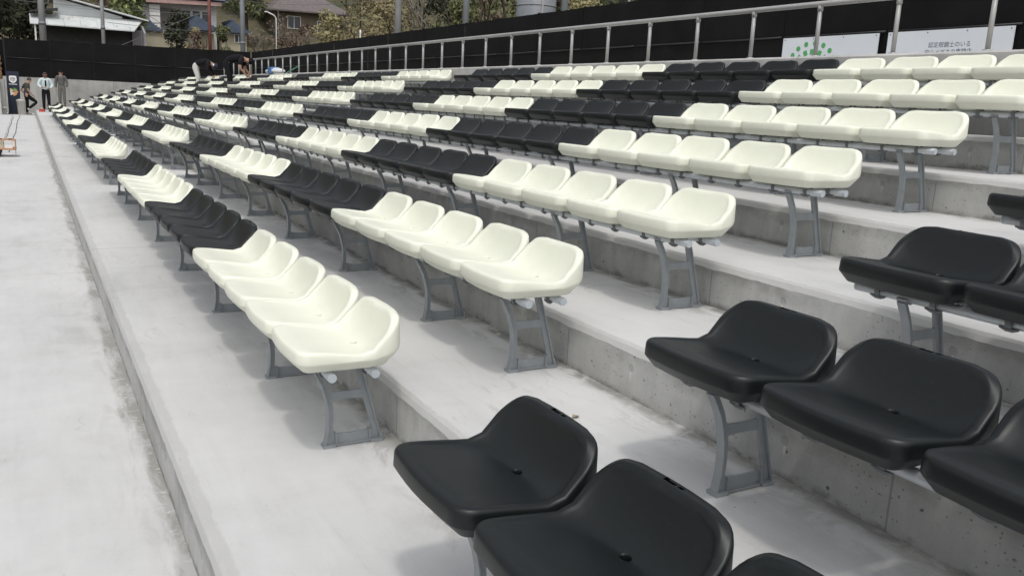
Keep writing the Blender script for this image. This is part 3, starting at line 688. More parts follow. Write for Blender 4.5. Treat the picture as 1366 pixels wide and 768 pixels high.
# white bags on the parapet and a green pole
M['bag'] = simple('white_plastic_bag', (0.70, 0.71, 0.72), 0.4, 0.05); M['blue'] = simple('blue_plastic', (0.10, 0.22, 0.48), 0.45, 0.1); M['gpole'] = simple('green_pole_paint', (0.06, 0.32, 0.20), 0.4, 0.1)
b = MB(); b.ell((0, 0, 0.075), (0.13, 1.0, 0.10), 26, 12)
b.v = [(x*(1+0.3*mnoise.noise(Vector((x*8, y*3, z*8)))), y*(1-0.25*max(0, z-0.08)*8), max(0, z*(1+0.35*mnoise.noise(Vector((x*3, y*2.6, 1.0)))))) for x, y, z in b.v]
bo = tag(build('plastic_bag', b, M['bag'], None, True, (5.73, 24.75, 1.87)), 'crumpled white plastic bag with a blue bundle, on the parapet', 'bag')
b = MB(); b.box((0, 0, 0), (0.20, 0.42, 0.17)); b.v = [(x+0.02*mnoise.noise(Vector((x*9, y*9, z*9))), y*(1-0.6*(z+0.08)), z) for x, y, z in b.v]; build('blue_bundle', b, M['blue'], bo, False, (-0.06, -0.02, 0.095))
b = MB(); b.tube([(5.72, 23.5, 1.885), (5.72, 22.2, 2.06)], 0.012, 8); tag(build('green_pole', b, M['gpole']), 'thin green pole leaning against the guard rail beside the bag', 'pole')

# ------------------------------------------------------------------ people
def skin_mesh(name, verts, edges, radii, mat, root=0, sub=2):
    me = bpy.data.meshes.new(name); me.from_pydata([tuple(v) for v in verts], edges, [])
    ob = bpy.data.objects.new(name, me); C.objects.link(ob)
    sk = ob.modifiers.new('skin', 'SKIN'); sk.use_smooth_shade = True
    sv = me.skin_vertices[0].data
    for i, r in enumerate(radii):
        sv[i].radius = (r, r) if not isinstance(r, tuple) else r
        sv[i].use_root = (i == root)
    sb = ob.modifiers.new('sub', 'SUBSURF'); sb.levels = sub; sb.render_levels = sub
    dg = bpy.context.evaluated_depsgraph_get(); out = bpy.data.meshes.new_from_object(ob.evaluated_get(dg))
    bpy.data.objects.remove(ob); out.materials.clear(); out.materials.append(mat); out.name = name
    out.polygons.foreach_set('use_smooth', [True]*len(out.polygons))
    return out
def chain_skin(name, J, chains, mat, root='pelvis', sub=2):
    idx = {}; vs = []; rs = []; es = []
    for ch in chains:
        prev = None
        for k_, r in ch:
            if k_ not in idx: idx[k_] = len(vs); vs.append(J[k_]); rs.append(r)
            if prev is not None and (prev, idx[k_]) not in es: es.append((prev, idx[k_]))
            prev = idx[k_]
    return skin_mesh(name, vs, es, rs, mat, idx.get(root, 0), sub)
def base_pose():
    return {k_: Vector(v) for k_, v in {
        'pelvis': (0, 0, 0.93), 'waist': (0, 0, 1.08), 'chest': (0, 0.0, 1.30), 'collar': (0, 0, 1.44), 'neck': (0, 0.01, 1.52), 'head': (0, 0.03, 1.62), 'crown': (0, 0.02, 1.70),
        'shoulderL': (-0.18, 0, 1.42), 'elbowL': (-0.25, -0.02, 1.14), 'wristL': (-0.25, 0.07, 0.89), 'handL': (-0.24, 0.10, 0.80),
        'shoulderR': (0.18, 0, 1.42), 'elbowR': (0.25, -0.02, 1.14), 'wristR': (0.25, 0.07, 0.89), 'handR': (0.24, 0.10, 0.80),
        'hipL': (-0.09, 0, 0.88), 'kneeL': (-0.10, 0.03, 0.49), 'ankleL': (-0.11, -0.01, 0.09), 'toeL': (-0.13, 0.16, 0.035),
        'hipR': (0.09, 0, 0.88), 'kneeR': (0.10, 0.03, 0.49), 'ankleR': (0.11, -0.01, 0.09), 'toeR': (0.13, 0.16, 0.035)}.items()}
M['skin'] = simple('skin', (0.38, 0.22, 0.15), 0.55, 0.08)
M['hair'] = simple('dark_grey_hair', (0.06, 0.055, 0.05), 0.7, 0.3)
def person(label, loc, rz, J, top, bottom, shoe, sleeves='long', hair='grey', extras=None, face=Vector((0, 1, 0))):
    body = chain_skin('person', J, [
        [('pelvis', (0.13, 0.10)), ('waist', (0.125, 0.10)), ('chest', (0.145, 0.105)), ('collar', 0.075), ('neck', 0.055), ('head', (0.078, 0.092)), ('crown', (0.066, 0.078))]] + [
        [('collar', 0.075), ('shoulder'+s_, 0.062), ('elbow'+s_, 0.042), ('wrist'+s_, 0.029), ('hand'+s_, (0.036, 0.022))] for s_ in 'LR'] + [
        [('pelvis', (0.13, 0.10)), ('hip'+s_, 0.085), ('knee'+s_, 0.058), ('ankle'+s_, 0.042), ('toe'+s_, 0.038)] for s_ in 'LR'], M['skin'])
    # fingers, nose and ears joined into the body mesh
    ex = MB(); ex.v = [tuple(v.co) for v in body.vertices]; ex.f = [tuple(p_.vertices) for p_ in body.polygons]; ex.m = [0]*len(ex.f)
    for s_ in 'LR':
        d = (J['hand'+s_]-J['wrist'+s_]).normalized(); side = d.cross(Vector((1, 0.2, 0.1))).normalized(); cur = d.cross(side)
        for k_, (off, ln) in enumerate(((-0.026, 0.065), (-0.009, 0.075), (0.009, 0.072), (0.025, 0.056))):
            b0 = J['hand'+s_]+d*0.015+side*off; ex.tube([b0, b0+d*ln*0.5, b0+d*ln*0.85+cur*0.02], [0.010, 0.009, 0.007], 6)
        b0 = J['wrist'+s_]+d*0.03+side*-0.03; ex.tube([b0, b0+d*0.03+side*-0.03, b0+d*0.06+side*-0.035], [0.011, 0.010, 0.008], 6)
    up = (J['crown']-J['neck']).normalized(); f_ = (face-up*face.dot(up)).normalized(); rt = f_.cross(up)
    hc = J['head']
    ex.tube([hc+f_*0.085+up*0.02, hc+f_*0.108-up*0.012, hc+f_*0.088-up*0.018], [0.007, 0.013, 0.009], 6)
    for q_ in (-1, 1): ex.ell(hc+rt*q_*0.082, (0.012, 0.02, 0.03), 6, 5)
    body = ex.mesh('person', M['skin'], True)
    root = tag(link('person', body, None, loc, rz), label, 'person', None)
    rot = Matrix((rt, f_, up)).transposed()
    eb = MB()
    for q_ in (-1, 1): eb.ell(hc+rt*q_*0.032+f_*0.083+up*0.012, (0.012, 0.006, 0.006), 6, 4, 0, rot)
    build('eyes', eb, M['dark'], root, True)
    build_m = lambda n_, ch, m_, rt_='pelvis': link(n_, chain_skin(n_, J, ch, m_, rt_), root)
    arm = (lambda s_: [('shoulder'+s_, 0.085), ('elbow'+s_, 0.072), ('wrist'+s_, 0.052)]) if sleeves == 'long' else (lambda s_: [('shoulder'+s_, 0.078), ('sleeve'+s_, 0.066)])
    for s_ in 'LR': J['sleeve'+s_] = J['shoulder'+s_].lerp(J['elbow'+s_], 0.75)
    build_m('jacket' if sleeves == 'long' else 'shirt', [[('pelvis', (0.165, 0.13)), ('waist', (0.158, 0.128)), ('chest', (0.172, 0.13)), ('collar', 0.085)]]+[[('collar', 0.085)]+arm(s_) for s_ in 'LR'], top)
    build_m('trousers', [[('waist', (0.14, 0.115)), ('pelvis', (0.152, 0.122))]]+[[('pelvis', (0.152, 0.122)), ('hip'+s_, 0.105), ('knee'+s_, 0.076), ('ankle'+s_, 0.062)] for s_ in 'LR'], bottom)
    for s_ in 'LR':
        a = J['ankle'+s_]; tt = J['toe'+s_]; fw = Vector((tt.x-a.x, tt.y-a.y, 0)).normalized()
        hb = MB(); dd = (tt-a); dd.normalize()
        hb.tube([a-dd*0.06+Vector((0, 0, -0.045)), a+Vector((0, 0, -0.035)), a.lerp(tt, 0.55)+Vector((0, 0, -0.004)), tt, tt+dd*0.045], [0.035, 0.05, 0.046, 0.042, 0.022], 10); build('shoe', hb, shoe, root, True)
    if hair:
        hb = MB(); hb.ell(hc+up*0.045-f_*0.022, (0.086, 0.100, 0.085), 14, 9, 0, rot)
        build('hair' if hair != 'cap' else 'cap', hb, extras['hairmat'], root, True)
        if hair == 'cap':
            hb = MB(); hb.ell(hc+up*0.055+f_*0.085, (0.06, 0.075, 0.010), 12, 6, 0, rot); build('peak', hb, extras['hairmat'], root, True)
    if extras and extras.get('mask'):
        hb = MB(); hb.ell(hc+f_*0.052-up*0.045, (0.062, 0.048, 0.048), 12, 8, 0, rot); build('face_mask', hb, extras['mask'], root, True)
    if extras and extras.get('tie'):
        hb = MB(); c_ = J['chest']; hb.prism([(-0.03, 1.43), (0.03, 1.43), (0.035, 1.18), (0, 1.14), (-0.035, 1.18)], 0.128, 0.140); build('tie', hb, extras['tie'], root)
    return root
M['grey_tee'] = simple('grey_tshirt_cloth', (0.065, 0.062, 0.060), 0.9, 0.15, 4, 0, 0.2, 0.3); M['black_cloth'] = simple('black_cloth', (0.010, 0.010, 0.012), 0.9, 0.2, 4, 0, 0.2, 0.3)
M['pale_blue'] = simple('pale_blue_jacket_cloth', (0.52, 0.62, 0.63), 0.85, 0.06, 4, 0, 0.2, 0.3); M['grey_cloth'] = simple('grey_workwear_cloth', (0.11, 0.108, 0.105), 0.9, 0.15, 4, 0, 0.2, 0.3)
M['khaki'] = simple('grey_khaki_trousers', (0.14, 0.135, 0.12), 0.9, 0.15, 4, 0, 0.2, 0.3); M['white_cloth'] = simple('white_work_trousers', (0.50, 0.50, 0.48), 0.9, 0.08, 4, 0, 0.2, 0.3)
M['navy_cap'] = simple('navy_cap_cloth', (0.016, 0.022, 0.06), 0.8, 0.1); M['shoe'] = simple('dark_shoe', (0.015, 0.015, 0.016), 0.5, 0.2); M['shoe_pale'] = simple('pale_trainer', (0.4, 0.4, 0.39), 0.6, 0.1); M['brown_hair'] = simple('brown_hair', (0.05, 0.025, 0.02), 0.7, 0.2)
# walking man, seen from behind, one knee lifted
J = base_pose()
J.update({k_: Vector(v) for k_, v in {'elbowL': (-0.30, -0.16, 1.16), 'wristL': (-0.28, -0.02, 0.98), 'handL': (-0.27, 0.05, 0.93), 'elbowR': (0.24, 0.02, 1.14), 'wristR': (0.22, 0.20, 0.93), 'handR': (0.21, 0.25, 0.86),
    'kneeR': (0.10, 0.40, 0.60), 'ankleR': (0.10, 0.02, 0.30), 'toeR': (0.11, 0.11, 0.20), 'chest': (0, 0.05, 1.30), 'collar': (0, 0.08, 1.44), 'neck': (0, 0.11, 1.51), 'head': (0, 0.15, 1.61), 'crown': (0, 0.15, 1.69)}.items()})
person('man in grey T-shirt and black trousers stepping past the bin', (-0.36, 47.55, -RH), R_(-78), J, M['grey_tee'], M['black_cloth'], M['shoe_pale'], 'short', 'grey', {'hairmat': M['hair']})
# man in pale blue jacket
J = base_pose()
J.update({k_: Vector(v) for k_, v in {'elbowL': (-0.285, 0.0, 1.17), 'wristL': (-0.17, 0.18, 1.05), 'handL': (-0.07, 0.21, 1.04), 'elbowR': (0.285, 0.0, 1.17), 'wristR': (0.17, 0.18, 1.07), 'handR': (0.08, 0.21, 1.08)}.items()})
for k_ in J: J[k_] = J[k_]*1.03
person('man in pale blue jacket and black tie, standing on front step', (0.42, 45.9, 0), R_(184), J, M['pale_blue'], M['black_cloth'], M['shoe'], 'long', 'short', {'hairmat': M['brown_hair'], 'mask': M['dark'], 'tie': M['black_cloth']}, Vector((0.2, 1, 0)))
# man in grey work clothes
J = base_pose()
J.update({k_: Vector(v) for k_, v in {'wristL': (-0.22, 0.08, 0.93), 'handL': (-0.20, 0.10, 0.86), 'head': (0.0, 0.03, 1.62)}.items()})
person('man in grey work clothes and dark cap by the end of the rows', (1.17, 48.6, RH), R_(170), J, M['grey_cloth'], M['khaki'], M['shoe'], 'long', 'cap', {'hairmat': M['black_cloth']}, Vector((-0.4, 1, -0.1)))
# two bending workers on the top tread
def bent(dz=0.0):
    J = base_pose()
    J.update({k_: Vector(v) for k_, v in {'pelvis': (0, -0.10, 0.90), 'waist': (0, 0.04, 0.99), 'chest': (0, 0.26, 1.04), 'collar': (0, 0.40, 1.02), 'neck': (0, 0.48, 1.00), 'head': (0, 0.57, 0.96), 'crown': (0, 0.64, 0.92),
        'shoulderL': (-0.18, 0.38, 1.00), 'elbowL': (-0.22, 0.40, 0.74), 'wristL': (-0.15, 0.55, 0.57), 'handL': (-0.11, 0.60, 0.52), 'shoulderR': (0.18, 0.38, 1.00), 'elbowR': (0.24, 0.36, 0.74), 'wristR': (0.15, 0.52, 0.55), 'handR': (0.11, 0.58, 0.50),
        'hipL': (-0.09, -0.09, 0.86), 'hipR': (0.09, -0.09, 0.86), 'kneeL': (-0.11, -0.01, 0.48), 'kneeR': (0.11, 0.02, 0.48)}.items()})
    return J
J = bent()
for k_ in ('head', 'crown', 'neck'): J[k_] = J[k_]+Vector((0, -0.02, -0.04 if k_ != 'neck' else -0.02))
p4 = person('stooping worker in black top, white trousers and navy cap', (4.97, 32.6, 6*RH), R_(-112), J, M['black_cloth'], M['white_cloth'], M['shoe'], 'long', 'cap', {'hairmat': M['navy_cap']}, Vector((0, 0.4, -1)))
b = MB(); b.box((0, 0, 0), (0.05, 0.012, 0.06)); build('cap_badge', b, M['white'], p4, False, (0.095, 0.56, 0.95), R_(90))
J = bent()
person('bare-armed worker all in black, bent over the top row of seats', (4.95, 27.0, 6*RH), R_(-116), J, M['black_cloth'], M['black_cloth'], M['shoe'], 'short', 'short', {'hairmat': M['black_cloth']}, Vector((0, 0.4, -1)))

# ------------------------------------------------------------------ background buildings
M['siding'] = None
t = NT('pale_metal_siding'); p = t.obj(); x_, y_, z_ = t.xyz(p)
ln_ = t.math('FRACT', t.math('MULTIPLY', z_, 2.2)); gl = t.math('SUBTRACT', 1.0, t.sm(ln_, 0.02, 0.08))
cc = t.ramp(t.noise(p, 0.9, 5, 0.6), [(0.3, (0.58, 0.60, 0.60)), (0.7, (0.70, 0.72, 0.72))])
M['siding'] = t.out(t.mix(t.math('MULTIPLY', gl, 0.5), cc, (0.22, 0.23, 0.23)), 0.6)
t = NT('rusty_metal_roof'); p = t.obj()
cc = t.ramp(t.noise(p, 1.2, 5, 0.6), [(0.3, (0.48, 0.51, 0.50)), (0.7, (0.60, 0.63, 0.62))])
ru = t.math('MULTIPLY', t.sm(t.noise(t.scale(p, 1, 1, 0.5), 1.6, 6, 0.75, 1.0), 0.56, 0.64), t.sm(t.noise(p, 7.0, 3), 0.42, 0.55))
M['rustroof'] = t.out(t.mix(t.math('MULTIPLY', ru, 0.85), cc, (0.20, 0.075, 0.045)), 0.6)
M['darkwall'] = simple('dark_shed_interior_wall', (0.05, 0.05, 0.052), 0.9, 0.25); M['lilac'] = simple('grey_lilac_render', (0.26, 0.25, 0.265), 0.9, 0.1)
M['hwhite'] = simple('white_house_siding', (0.70, 0.69, 0.67), 0.8, 0.08, 2); M['pink'] = simple('faded_pink_fascia', (0.46, 0.30, 0.27), 0.8, 0.15, 2)
M['blueroof'] = simple('blue_glazed_tile', (0.060, 0.082, 0.125), 0.5, 0.25, 3); M['hgrey'] = simple('grey_house_wall', (0.20, 0.19, 0.175), 0.9, 0.15, 1)
t = NT('window_glass_dark'); M['glass'] = t.out((0.03, 0.035, 0.04), 0.08, Specular_IOR_Level=0.7)
M['browntile'] = simple('grey_brown_roof_tile', (0.15, 0.13, 0.128), 0.85, 0.2, 3, 0, 0.3, 0.3); M['ochre'] = simple('ochre_brown_wall', (0.17, 0.14, 0.10), 0.9, 0.25, 1)
M['cream'] = simple('cream_wall', (0.42, 0.38, 0.28), 0.9, 0.1, 1)
def wall(parent, name, poly, y0, y1, mat): b = MB(); b.prism(poly, y0, y1); return build(name, b, mat, parent)
def rect(x0, x1, z0, z1): return [(x0, z0), (x1, z0), (x1, z1), (x0, z1)]
def window(parent, x0, x1, z0, z1, yf, mull=1):
    f = MB()
    for q_ in (rect(x0, x0+0.06, z0, z1), rect(x1-0.06, x1, z0, z1), rect(x0+0.06, x1-0.06, z0, z0+0.06), rect(x0+0.06, x1-0.06, z1-0.06, z1)): f.prism(q_, yf-0.05, yf+0.02)
    for k_ in range(1, mull+1): xm = lerp(x0, x1, k_/(mull+1)); f.prism(rect(xm-0.03, xm+0.03, z0+0.06, z1-0.06), yf-0.04, yf+0.02)
    w_ = build('window', f, M['white'], parent); b = MB(); b.prism(rect(x0+0.05, x1-0.05, z0+0.05, z1-0.05), yf-0.01, yf+0.0); build('pane', b, M['glass'], w_)
# shed, front plane at Y = 60
sh = tag(link('metal_shed', None, None, (0, 60, 0)), 'pale metal shed with a rust-streaked lean-to roof beyond the fence', 'shed')
wall(sh, 'gable_wall', [(1.42, 5.2), (5.25, 5.2), (5.25, 5.62), (4.05, 5.90), (1.42, 6.45)], 1.4, 1.6, M['siding'])
wall(sh, 'rear_block', rect(1.5, 6.3, 0.5, 5.5), 1.65, 7.0, M['darkwall'])
b = MB(); b.add([(4.0, 0.9, 6.02), (6.75, 0.9, 5.44), (6.75, 8.0, 5.44), (4.0, 8.0, 6.02), (4.0, 0.9, 6.10), (6.75, 0.9, 5.52), (6.75, 8.0, 5.52), (4.0, 8.0, 6.10)], [(3, 2, 1, 0), (4, 5, 6, 7), (0, 1, 5, 4), (1, 2, 6, 5), (2, 3, 7, 6), (3, 0, 4, 7)])
b.add([(1.3, 0.9, 6.58), (4.0, 0.9, 6.02), (4.0, 8.0, 6.02), (1.3, 8.0, 6.58), (1.3, 0.9, 6.66), (4.0, 0.9, 6.10), (4.0, 8.0, 6.10), (1.3, 8.0, 6.66)], [(3, 2, 1, 0), (4, 5, 6, 7), (0, 1, 5, 4), (1, 2, 6, 5), (2, 3, 7, 6), (3, 0, 4, 7)]); build('roof', b, M['siding'], sh)
for k_ in range(7):     # lean-to roof sheets
    xa, xb = 0.08+k_*0.91, 0.08+(k_+1)*0.91-0.01
    za = 5.32+0.02*k_
    b = MB(); b.add([(xa, -0.25, 4.68), (min(xb, 5.75) if k_ == 6 else xb, -0.25, 4.68), (xb, 1.35, za+0.03), (xa, 1.35, za), (xa, -0.25, 4.74), (min(xb, 5.75) if k_ == 6 else xb, -0.25, 4.74), (xb, 1.35, za+0.09), (xa, 1.35, za+0.06)], [(3, 2, 1, 0), (4, 5, 6, 7), (0, 1, 5, 4), (1, 2, 6, 5), (2, 3, 7, 6), (3, 0, 4, 7)]); build('roof_sheet', b, M['rustroof'], sh)
wall(sh, 'shade_wall', rect(0.75, 5.72, 0.5, 5.0), 1.2, 1.32, M['darkwall'])
b = MB(); b.prism([(-0.25, 0.5), (1.3, 0.5), (1.3, 5.2), (-0.25, 4.66)], 6.30, 6.42, 'x'); build('side_wall', b, M['lilac'], sh)
wall(sh, 'front_return', rect(5.74, 6.38, 0.5, 4.85), 0.9, 1.0, M['lilac'])
b = MB(); b.box((0.34, -0.1, 2.6), (0.09, 0.09, 4.2)); build('post', b, M['hwhite'], sh)
b = MB(); b.add([(0.1, 0.4, 5.42), (1.62, 0.4, 5.66), (1.62, 1.3, 5.66), (0.1, 1.3, 5.42), (0.1, 0.4, 5.50), (1.62, 0.4, 5.78), (1.62, 1.3, 5.78), (0.1, 1.3, 5.50)], [(3, 2, 1, 0), (4, 5, 6, 7), (0, 1, 5, 4), (1, 2, 6, 5), (2, 3, 7, 6), (3, 0, 4, 7)]); build('side_roof', b, M['darkwall'], sh)
# white two-storey house, front plane at Y = 75
ho = tag(link('white_house', None, None, (0, 75, 0)), 'white two-storey house with pink eaves and blue tiled porch roofs', 'house')
wall(ho, 'wall', rect(8.5, 13.68, 1.0, 8.6), 0.8, 7, M['hwhite'])
wall(ho, 'bay_wall', rect(8.48, 9.25, 1.0, 7.75), 0.0, 0.78, M['hwhite'])
b = MB(); b.prism([(0.02, 1.0), (5, 1.0), (5, 8.0), (0.02, 8.0)], 7.95, 8.46, 'x'); build('side_wall', b, M['lilac'], ho)
for z in (6.35, 6.9, 7.4): b = MB(); b.box((8.87, -0.015, z), (0.78, 0.03, 0.03)); build('siding_joint', b, M['hgrey'], ho)
wall(ho, 'recess_wall', rect(9.3, 10.9, 5.0, 7.6), 0.70, 0.78, M['hgrey'])
for x0, x1 in ((10.95, 11.7), (11.74, 12.45), (12.48, 13.05)): window(ho, x0, x1, 6.1, 7.62, 0.74, 0)
b = MB(); b.add([(8.0, -0.35, 7.82), (13.9, -0.35, 8.05), (13.9, 1, 8.35), (8.0, 1, 8.2), (8.0, -0.35, 8.12), (13.9, -0.35, 8.34), (13.9, 1, 8.6), (8.0, 1, 8.45)], [(3, 2, 1, 0), (4, 5, 6, 7), (0, 1, 5, 4), (1, 2, 6, 5), (2, 3, 7, 6), (3, 0, 4, 7)]); build('eaves', b, M['pink'], ho)
b = MB(); b.add([(7.6, -0.5, 8.44), (14.3, -0.5, 8.44), (14.3, 8, 8.34), (7.6, 8, 8.34), (9.5, 3.5, 10.4), (12.5, 3.5, 10.4)], [(0, 1, 5, 4), (1, 2, 5), (2, 3, 4, 5), (3, 0, 4), (3, 2, 1, 0)]); build('roof', b, M['blueroof'], ho)
def porch(x0, x1, ze, zr, y0, y1):
    b = MB(); xm = lerp(x0, x1, 0.42)
    b.add([(x0, y0, ze), (x1, y0, ze), (x1, y1, ze), (x0, y1, ze), (xm, y0+0.05, zr), (xm, y1, zr), (x0, y0, ze-0.1), (x1, y0, ze-0.1)], [(0, 1, 4), (1, 2, 5, 4), (2, 3, 5), (3, 0, 4, 5), (3, 2, 1, 0), (6, 7, 1, 0)])
    o = build('porch_roof', b, M['blueroof'], ho)
    n = 5
    for k_ in range(n): # tile ribs
        u = (k_+0.5)/n; b = MB(); b.tube([(lerp(xm, x1, u), lerp(y0+0.05, y0, u), lerp(zr, ze, u)+0.03), (lerp(xm, x1, u), y1, lerp(zr, ze, u)+0.03)], 0.05, 6); b.tube([(lerp(xm, x0, u), lerp(y0+0.05, y0, u), lerp(zr, ze, u)+0.03), (lerp(xm, x0, u), y1, lerp(zr, ze, u)+0.03)], 0.05, 6); build('tile_rib', b, M['blueroof'], o, True)
    b = MB(); b.tube([(xm, y0+0.2, zr+0.05), (xm, y1, zr+0.05)], 0.10, 8); build('ridge_tile', b, M['blueroof'], o, True)
porch(10.4, 13.3, 6.0, 6.95, -2.6, 0.7); porch(13.8, 16.1, 6.15, 7.0, -0.5, 4.0); porch(7.6, 9.2, 5.7, 6.3, -1.8, -0.1)
wall(ho, 'porch_wall', rect(13.9, 15.9, 1.0, 6.15), 0.0, 3.5, M['cream']); window(ho, 14.9, 15.6, 5.3, 6.0, -0.02, 1)
wall(ho, 'lower_wall', rect(8.0, 13.0, 1.0, 5.75), -1.6, -0.05, M['cream'])
# hip-roofed brown house
hb = tag(link('brown_house', None, None, (0, 85, 0)), 'brown house with a grey hipped tile roof behind bare shrubs', 'house')
wall(hb, 'wall', rect(21.2, 27.2, 2.0, 9.25), 0.3, 7, M['ochre'])
b = MB(); b.add([(20.2, -0.6, 9.15), (28.2, -0.6, 9.3), (28.2, 8, 9.3), (20.2, 8, 9.15), (22.8, 3.2, 11.2), (25.6, 3.2, 11.2), (20.2, -0.6, 9.02), (28.2, -0.6, 9.17), (28.2, 8, 9.17), (20.2, 8, 9.02)], [(0, 1, 5, 4), (1, 2, 5), (2, 3, 4, 5), (3, 0, 4), (6, 7, 1, 0), (7, 8, 2, 1), (8, 9, 3, 2), (9, 6, 0, 3), (9, 8, 7, 6)]); build('roof', b, M['browntile'], hb)
window(hb, 22.0, 23.3, 7.55, 8.75, 0.28, 1); window(hb, 24.9, 26.2, 7.4, 8.5, 0.28, 1)
b = MB(); b.tube([(20.9, -0.5, 9.1), (21.1, 0.1, 8.8), (21.1, 0.1, 2.0)], 0.06, 8); build('downpipe', b, M['hwhite'], hb, True)

# ------------------------------------------------------------------ poles and wires
M['pole'] = simple('grey_concrete_pole', (0.25, 0.25, 0.255), 0.8, 0.12, 3); M['steel'] = simple('blue_grey_steel', (0.20, 0.215, 0.235), 0.5, 0.1, 2); M['redpaint'] = simple('rust_red_paint', (0.16, 0.045, 0.035), 0.6, 0.15)
def pole(label, x, y, r0, r1, h, mat, z0=0.6, name='utility_pole', arm=True):
    o = tag(link(name, None, None, (x, y, z0)), label, 'pole')
    b = MB(); b.tube([(0, 0, 0), (0, 0, h)], [r0, r1], 14); build('shaft', b, mat, o, True)
    if arm:
        for zz, w_ in ((h-0.5, 0.9), (h-1.1, 0.7)):
            b = MB(); b.box((0, -r1, zz), (w_*2, 0.09, 0.09)); build('crossarm', b, mat, o)
        b = MB(); b.tube([(0, 0, 3.9), (0, 0, 4.05)], r0*0.98+0.012, 14); build('band', b, M['steel'], o, True)
    return o
pole('thick pale utility pole in front of the metal shed', 0.66, 56.5, 0.19, 0.15, 10.5, M['pole'])
pole('slim utility pole before the middle of the metal shed', 3.72, 56.2, 0.115, 0.085, 8.5, M['pole'])
pole('grey steel pole right of the white house', 12.6, 61.0, 0.17, 0.15, 11, M['steel'])
pole('rust-red pole in front of the white house', 10.75, 62.5, 0.11, 0.10, 10, M['redpaint'], arm=False)
pole('thick grey utility pole behind the olive tree', 17.2, 44.5, 0.19, 0.16, 12, M['pole'])
pole('grey pole standing behind the long black fence', 17.8, 37.5, 0.16, 0.14, 12, M['steel'])
pole('grey pole right of the tall metal tank', 18.5, 30.0, 0.15, 0.13, 12, M['steel'])
def lamp(label, x, y, h, arm=0.5):
    o = tag(link('lamp_post', None, None, (x, y, 0.8)), label, 'lamp post'); b = MB(); b.tube([(0, 0, 0), (0, 0, h-0.3), (-arm*0.25, 0, h-0.12), (-arm, 0, h+0.05)], 0.045, 8); build('shaft', b, M['hwhite'], o, True)
    if arm == 0: return
    b = MB(); b.ell((-arm-0.1, 0, h+0.06), (0.16, 0.08, 0.05), 10, 6); build('lamp_head', b, M['hwhite'], o, True)
lamp('thin white lamp post before the brown house', 15.1, 62, 5.95, 0.55); lamp('thin white post beside the olive tree', 14.2, 41.9, 3.75, 0.0); lamp('thin white post beside the tall metal tank', 21.0, 35.9, 9, 0.4); lamp('thin white post at the right end of the hillside', 19.5, 27.1, 9, 0.4)
tk = tag(link('metal_tank', None, None, (25, 43.3, 1.2)), 'tall grey metal tank rising above the long black fence', 'tank')
b = MB(); b.tube([(0, 0, 0), (0, 0, 8.5)], 1.12, 28); build('shell', b, M['steel'], tk, True)
for z in (2.2, 4.4, 5.6, 7.0): b = MB(); b.tube([(0, 0, z), (0, 0, z+0.06)], 1.14, 28); build('hoop', b, M['pole'], tk, True)
b = MB(); b.tube([(0, 0, 8.48), (0, 0, 8.9)], [1.15, 0.3], 28); build('lid', b, M['steel'], tk, True)
M['wire'] = simple('grey_wire', (0.16, 0.16, 0.16), 0.5, 0.1)
def wire(label, a, c_, sag):
    a = Vector(a); c_ = Vector(c_); pts = []
    for k_ in range(17):
        u = k_/16; v = a.lerp(c_, u); v.z -= sag*4*u*(1-u); pts.append(v)
    b = MB(); b.tube(pts, 0.014, 5); tag(build('overhead_wire', b, M['wire'], None, True), label, 'wire')
wire('overhead wire crossing the front of the metal shed', (-8, 56.5, 5.9), (12.6, 61, 6.3), 0.25)
wire('slanting stay wire falling towards the shed', (12.6, 61, 7.6), (3.9, 56.3, 3.3), 0.0)
wire('slanting overhead wire before the dark evergreen bush', (3.7, 56.2, 7.0), (10.2, 60.0, 3.6), 0.0)
wire('overhead wire between the grey poles by the bare tree', (12.6, 61, 7.3), (17.2, 44.5, 6.6), 0.3)
wire('slanting stay wire beside the bare tree', (17.2, 44.5, 7.4), (17.3, 38.5, 3.5), 0.0)
wire('pale overhead wire crossing the white house', (4.0, 56.4, 4.9), (20.0, 66.0, 5.6), 0.15)

# ------------------------------------------------------------------ trees
M['bark'] = simple('grey_brown_bark', (0.085, 0.07, 0.055), 0.95, 0.3, 3, 0, 0.2, 0.4); M['palebark'] = simple('pale_bare_bark', (0.19, 0.165, 0.135), 0.95, 0.25, 3)
LM = {'dark': leafmat('dark_evergreen_leaf', [(0.037, 0.039, 0.030), (0.062, 0.069, 0.045), (0.112, 0.115, 0.068)]),
      'green': leafmat('mid_green_leaf', [(0.062, 0.073, 0.041), (0.124, 0.137, 0.067), (0.240, 0.237, 0.111)]),
      'bright': leafmat('fresh_green_leaf', [(0.092, 0.115, 0.052), (0.202, 0.240, 0.099), (0.339, 0.360, 0.152)]),
      'olive': leafmat('olive_spring_leaf', [(0.152, 0.133, 0.080), (0.279, 0.239, 0.136), (0.408, 0.347, 0.203)]),
      'yellow': leafmat('yellow_green_hedge_leaf', [(0.197, 0.182, 0.101), (0.334, 0.303, 0.164), (0.465, 0.416, 0.241)]),
      'brown': leafmat('brown_twig_leaf', [(0.131, 0.101, 0.086), (0.239, 0.186, 0.155), (0.372, 0.299, 0.255)]),
      'redbrown': leafmat('dry_red_brown_leaf', [(0.086, 0.059, 0.050), (0.169, 0.114, 0.091), (0.266, 0.185, 0.152)])}
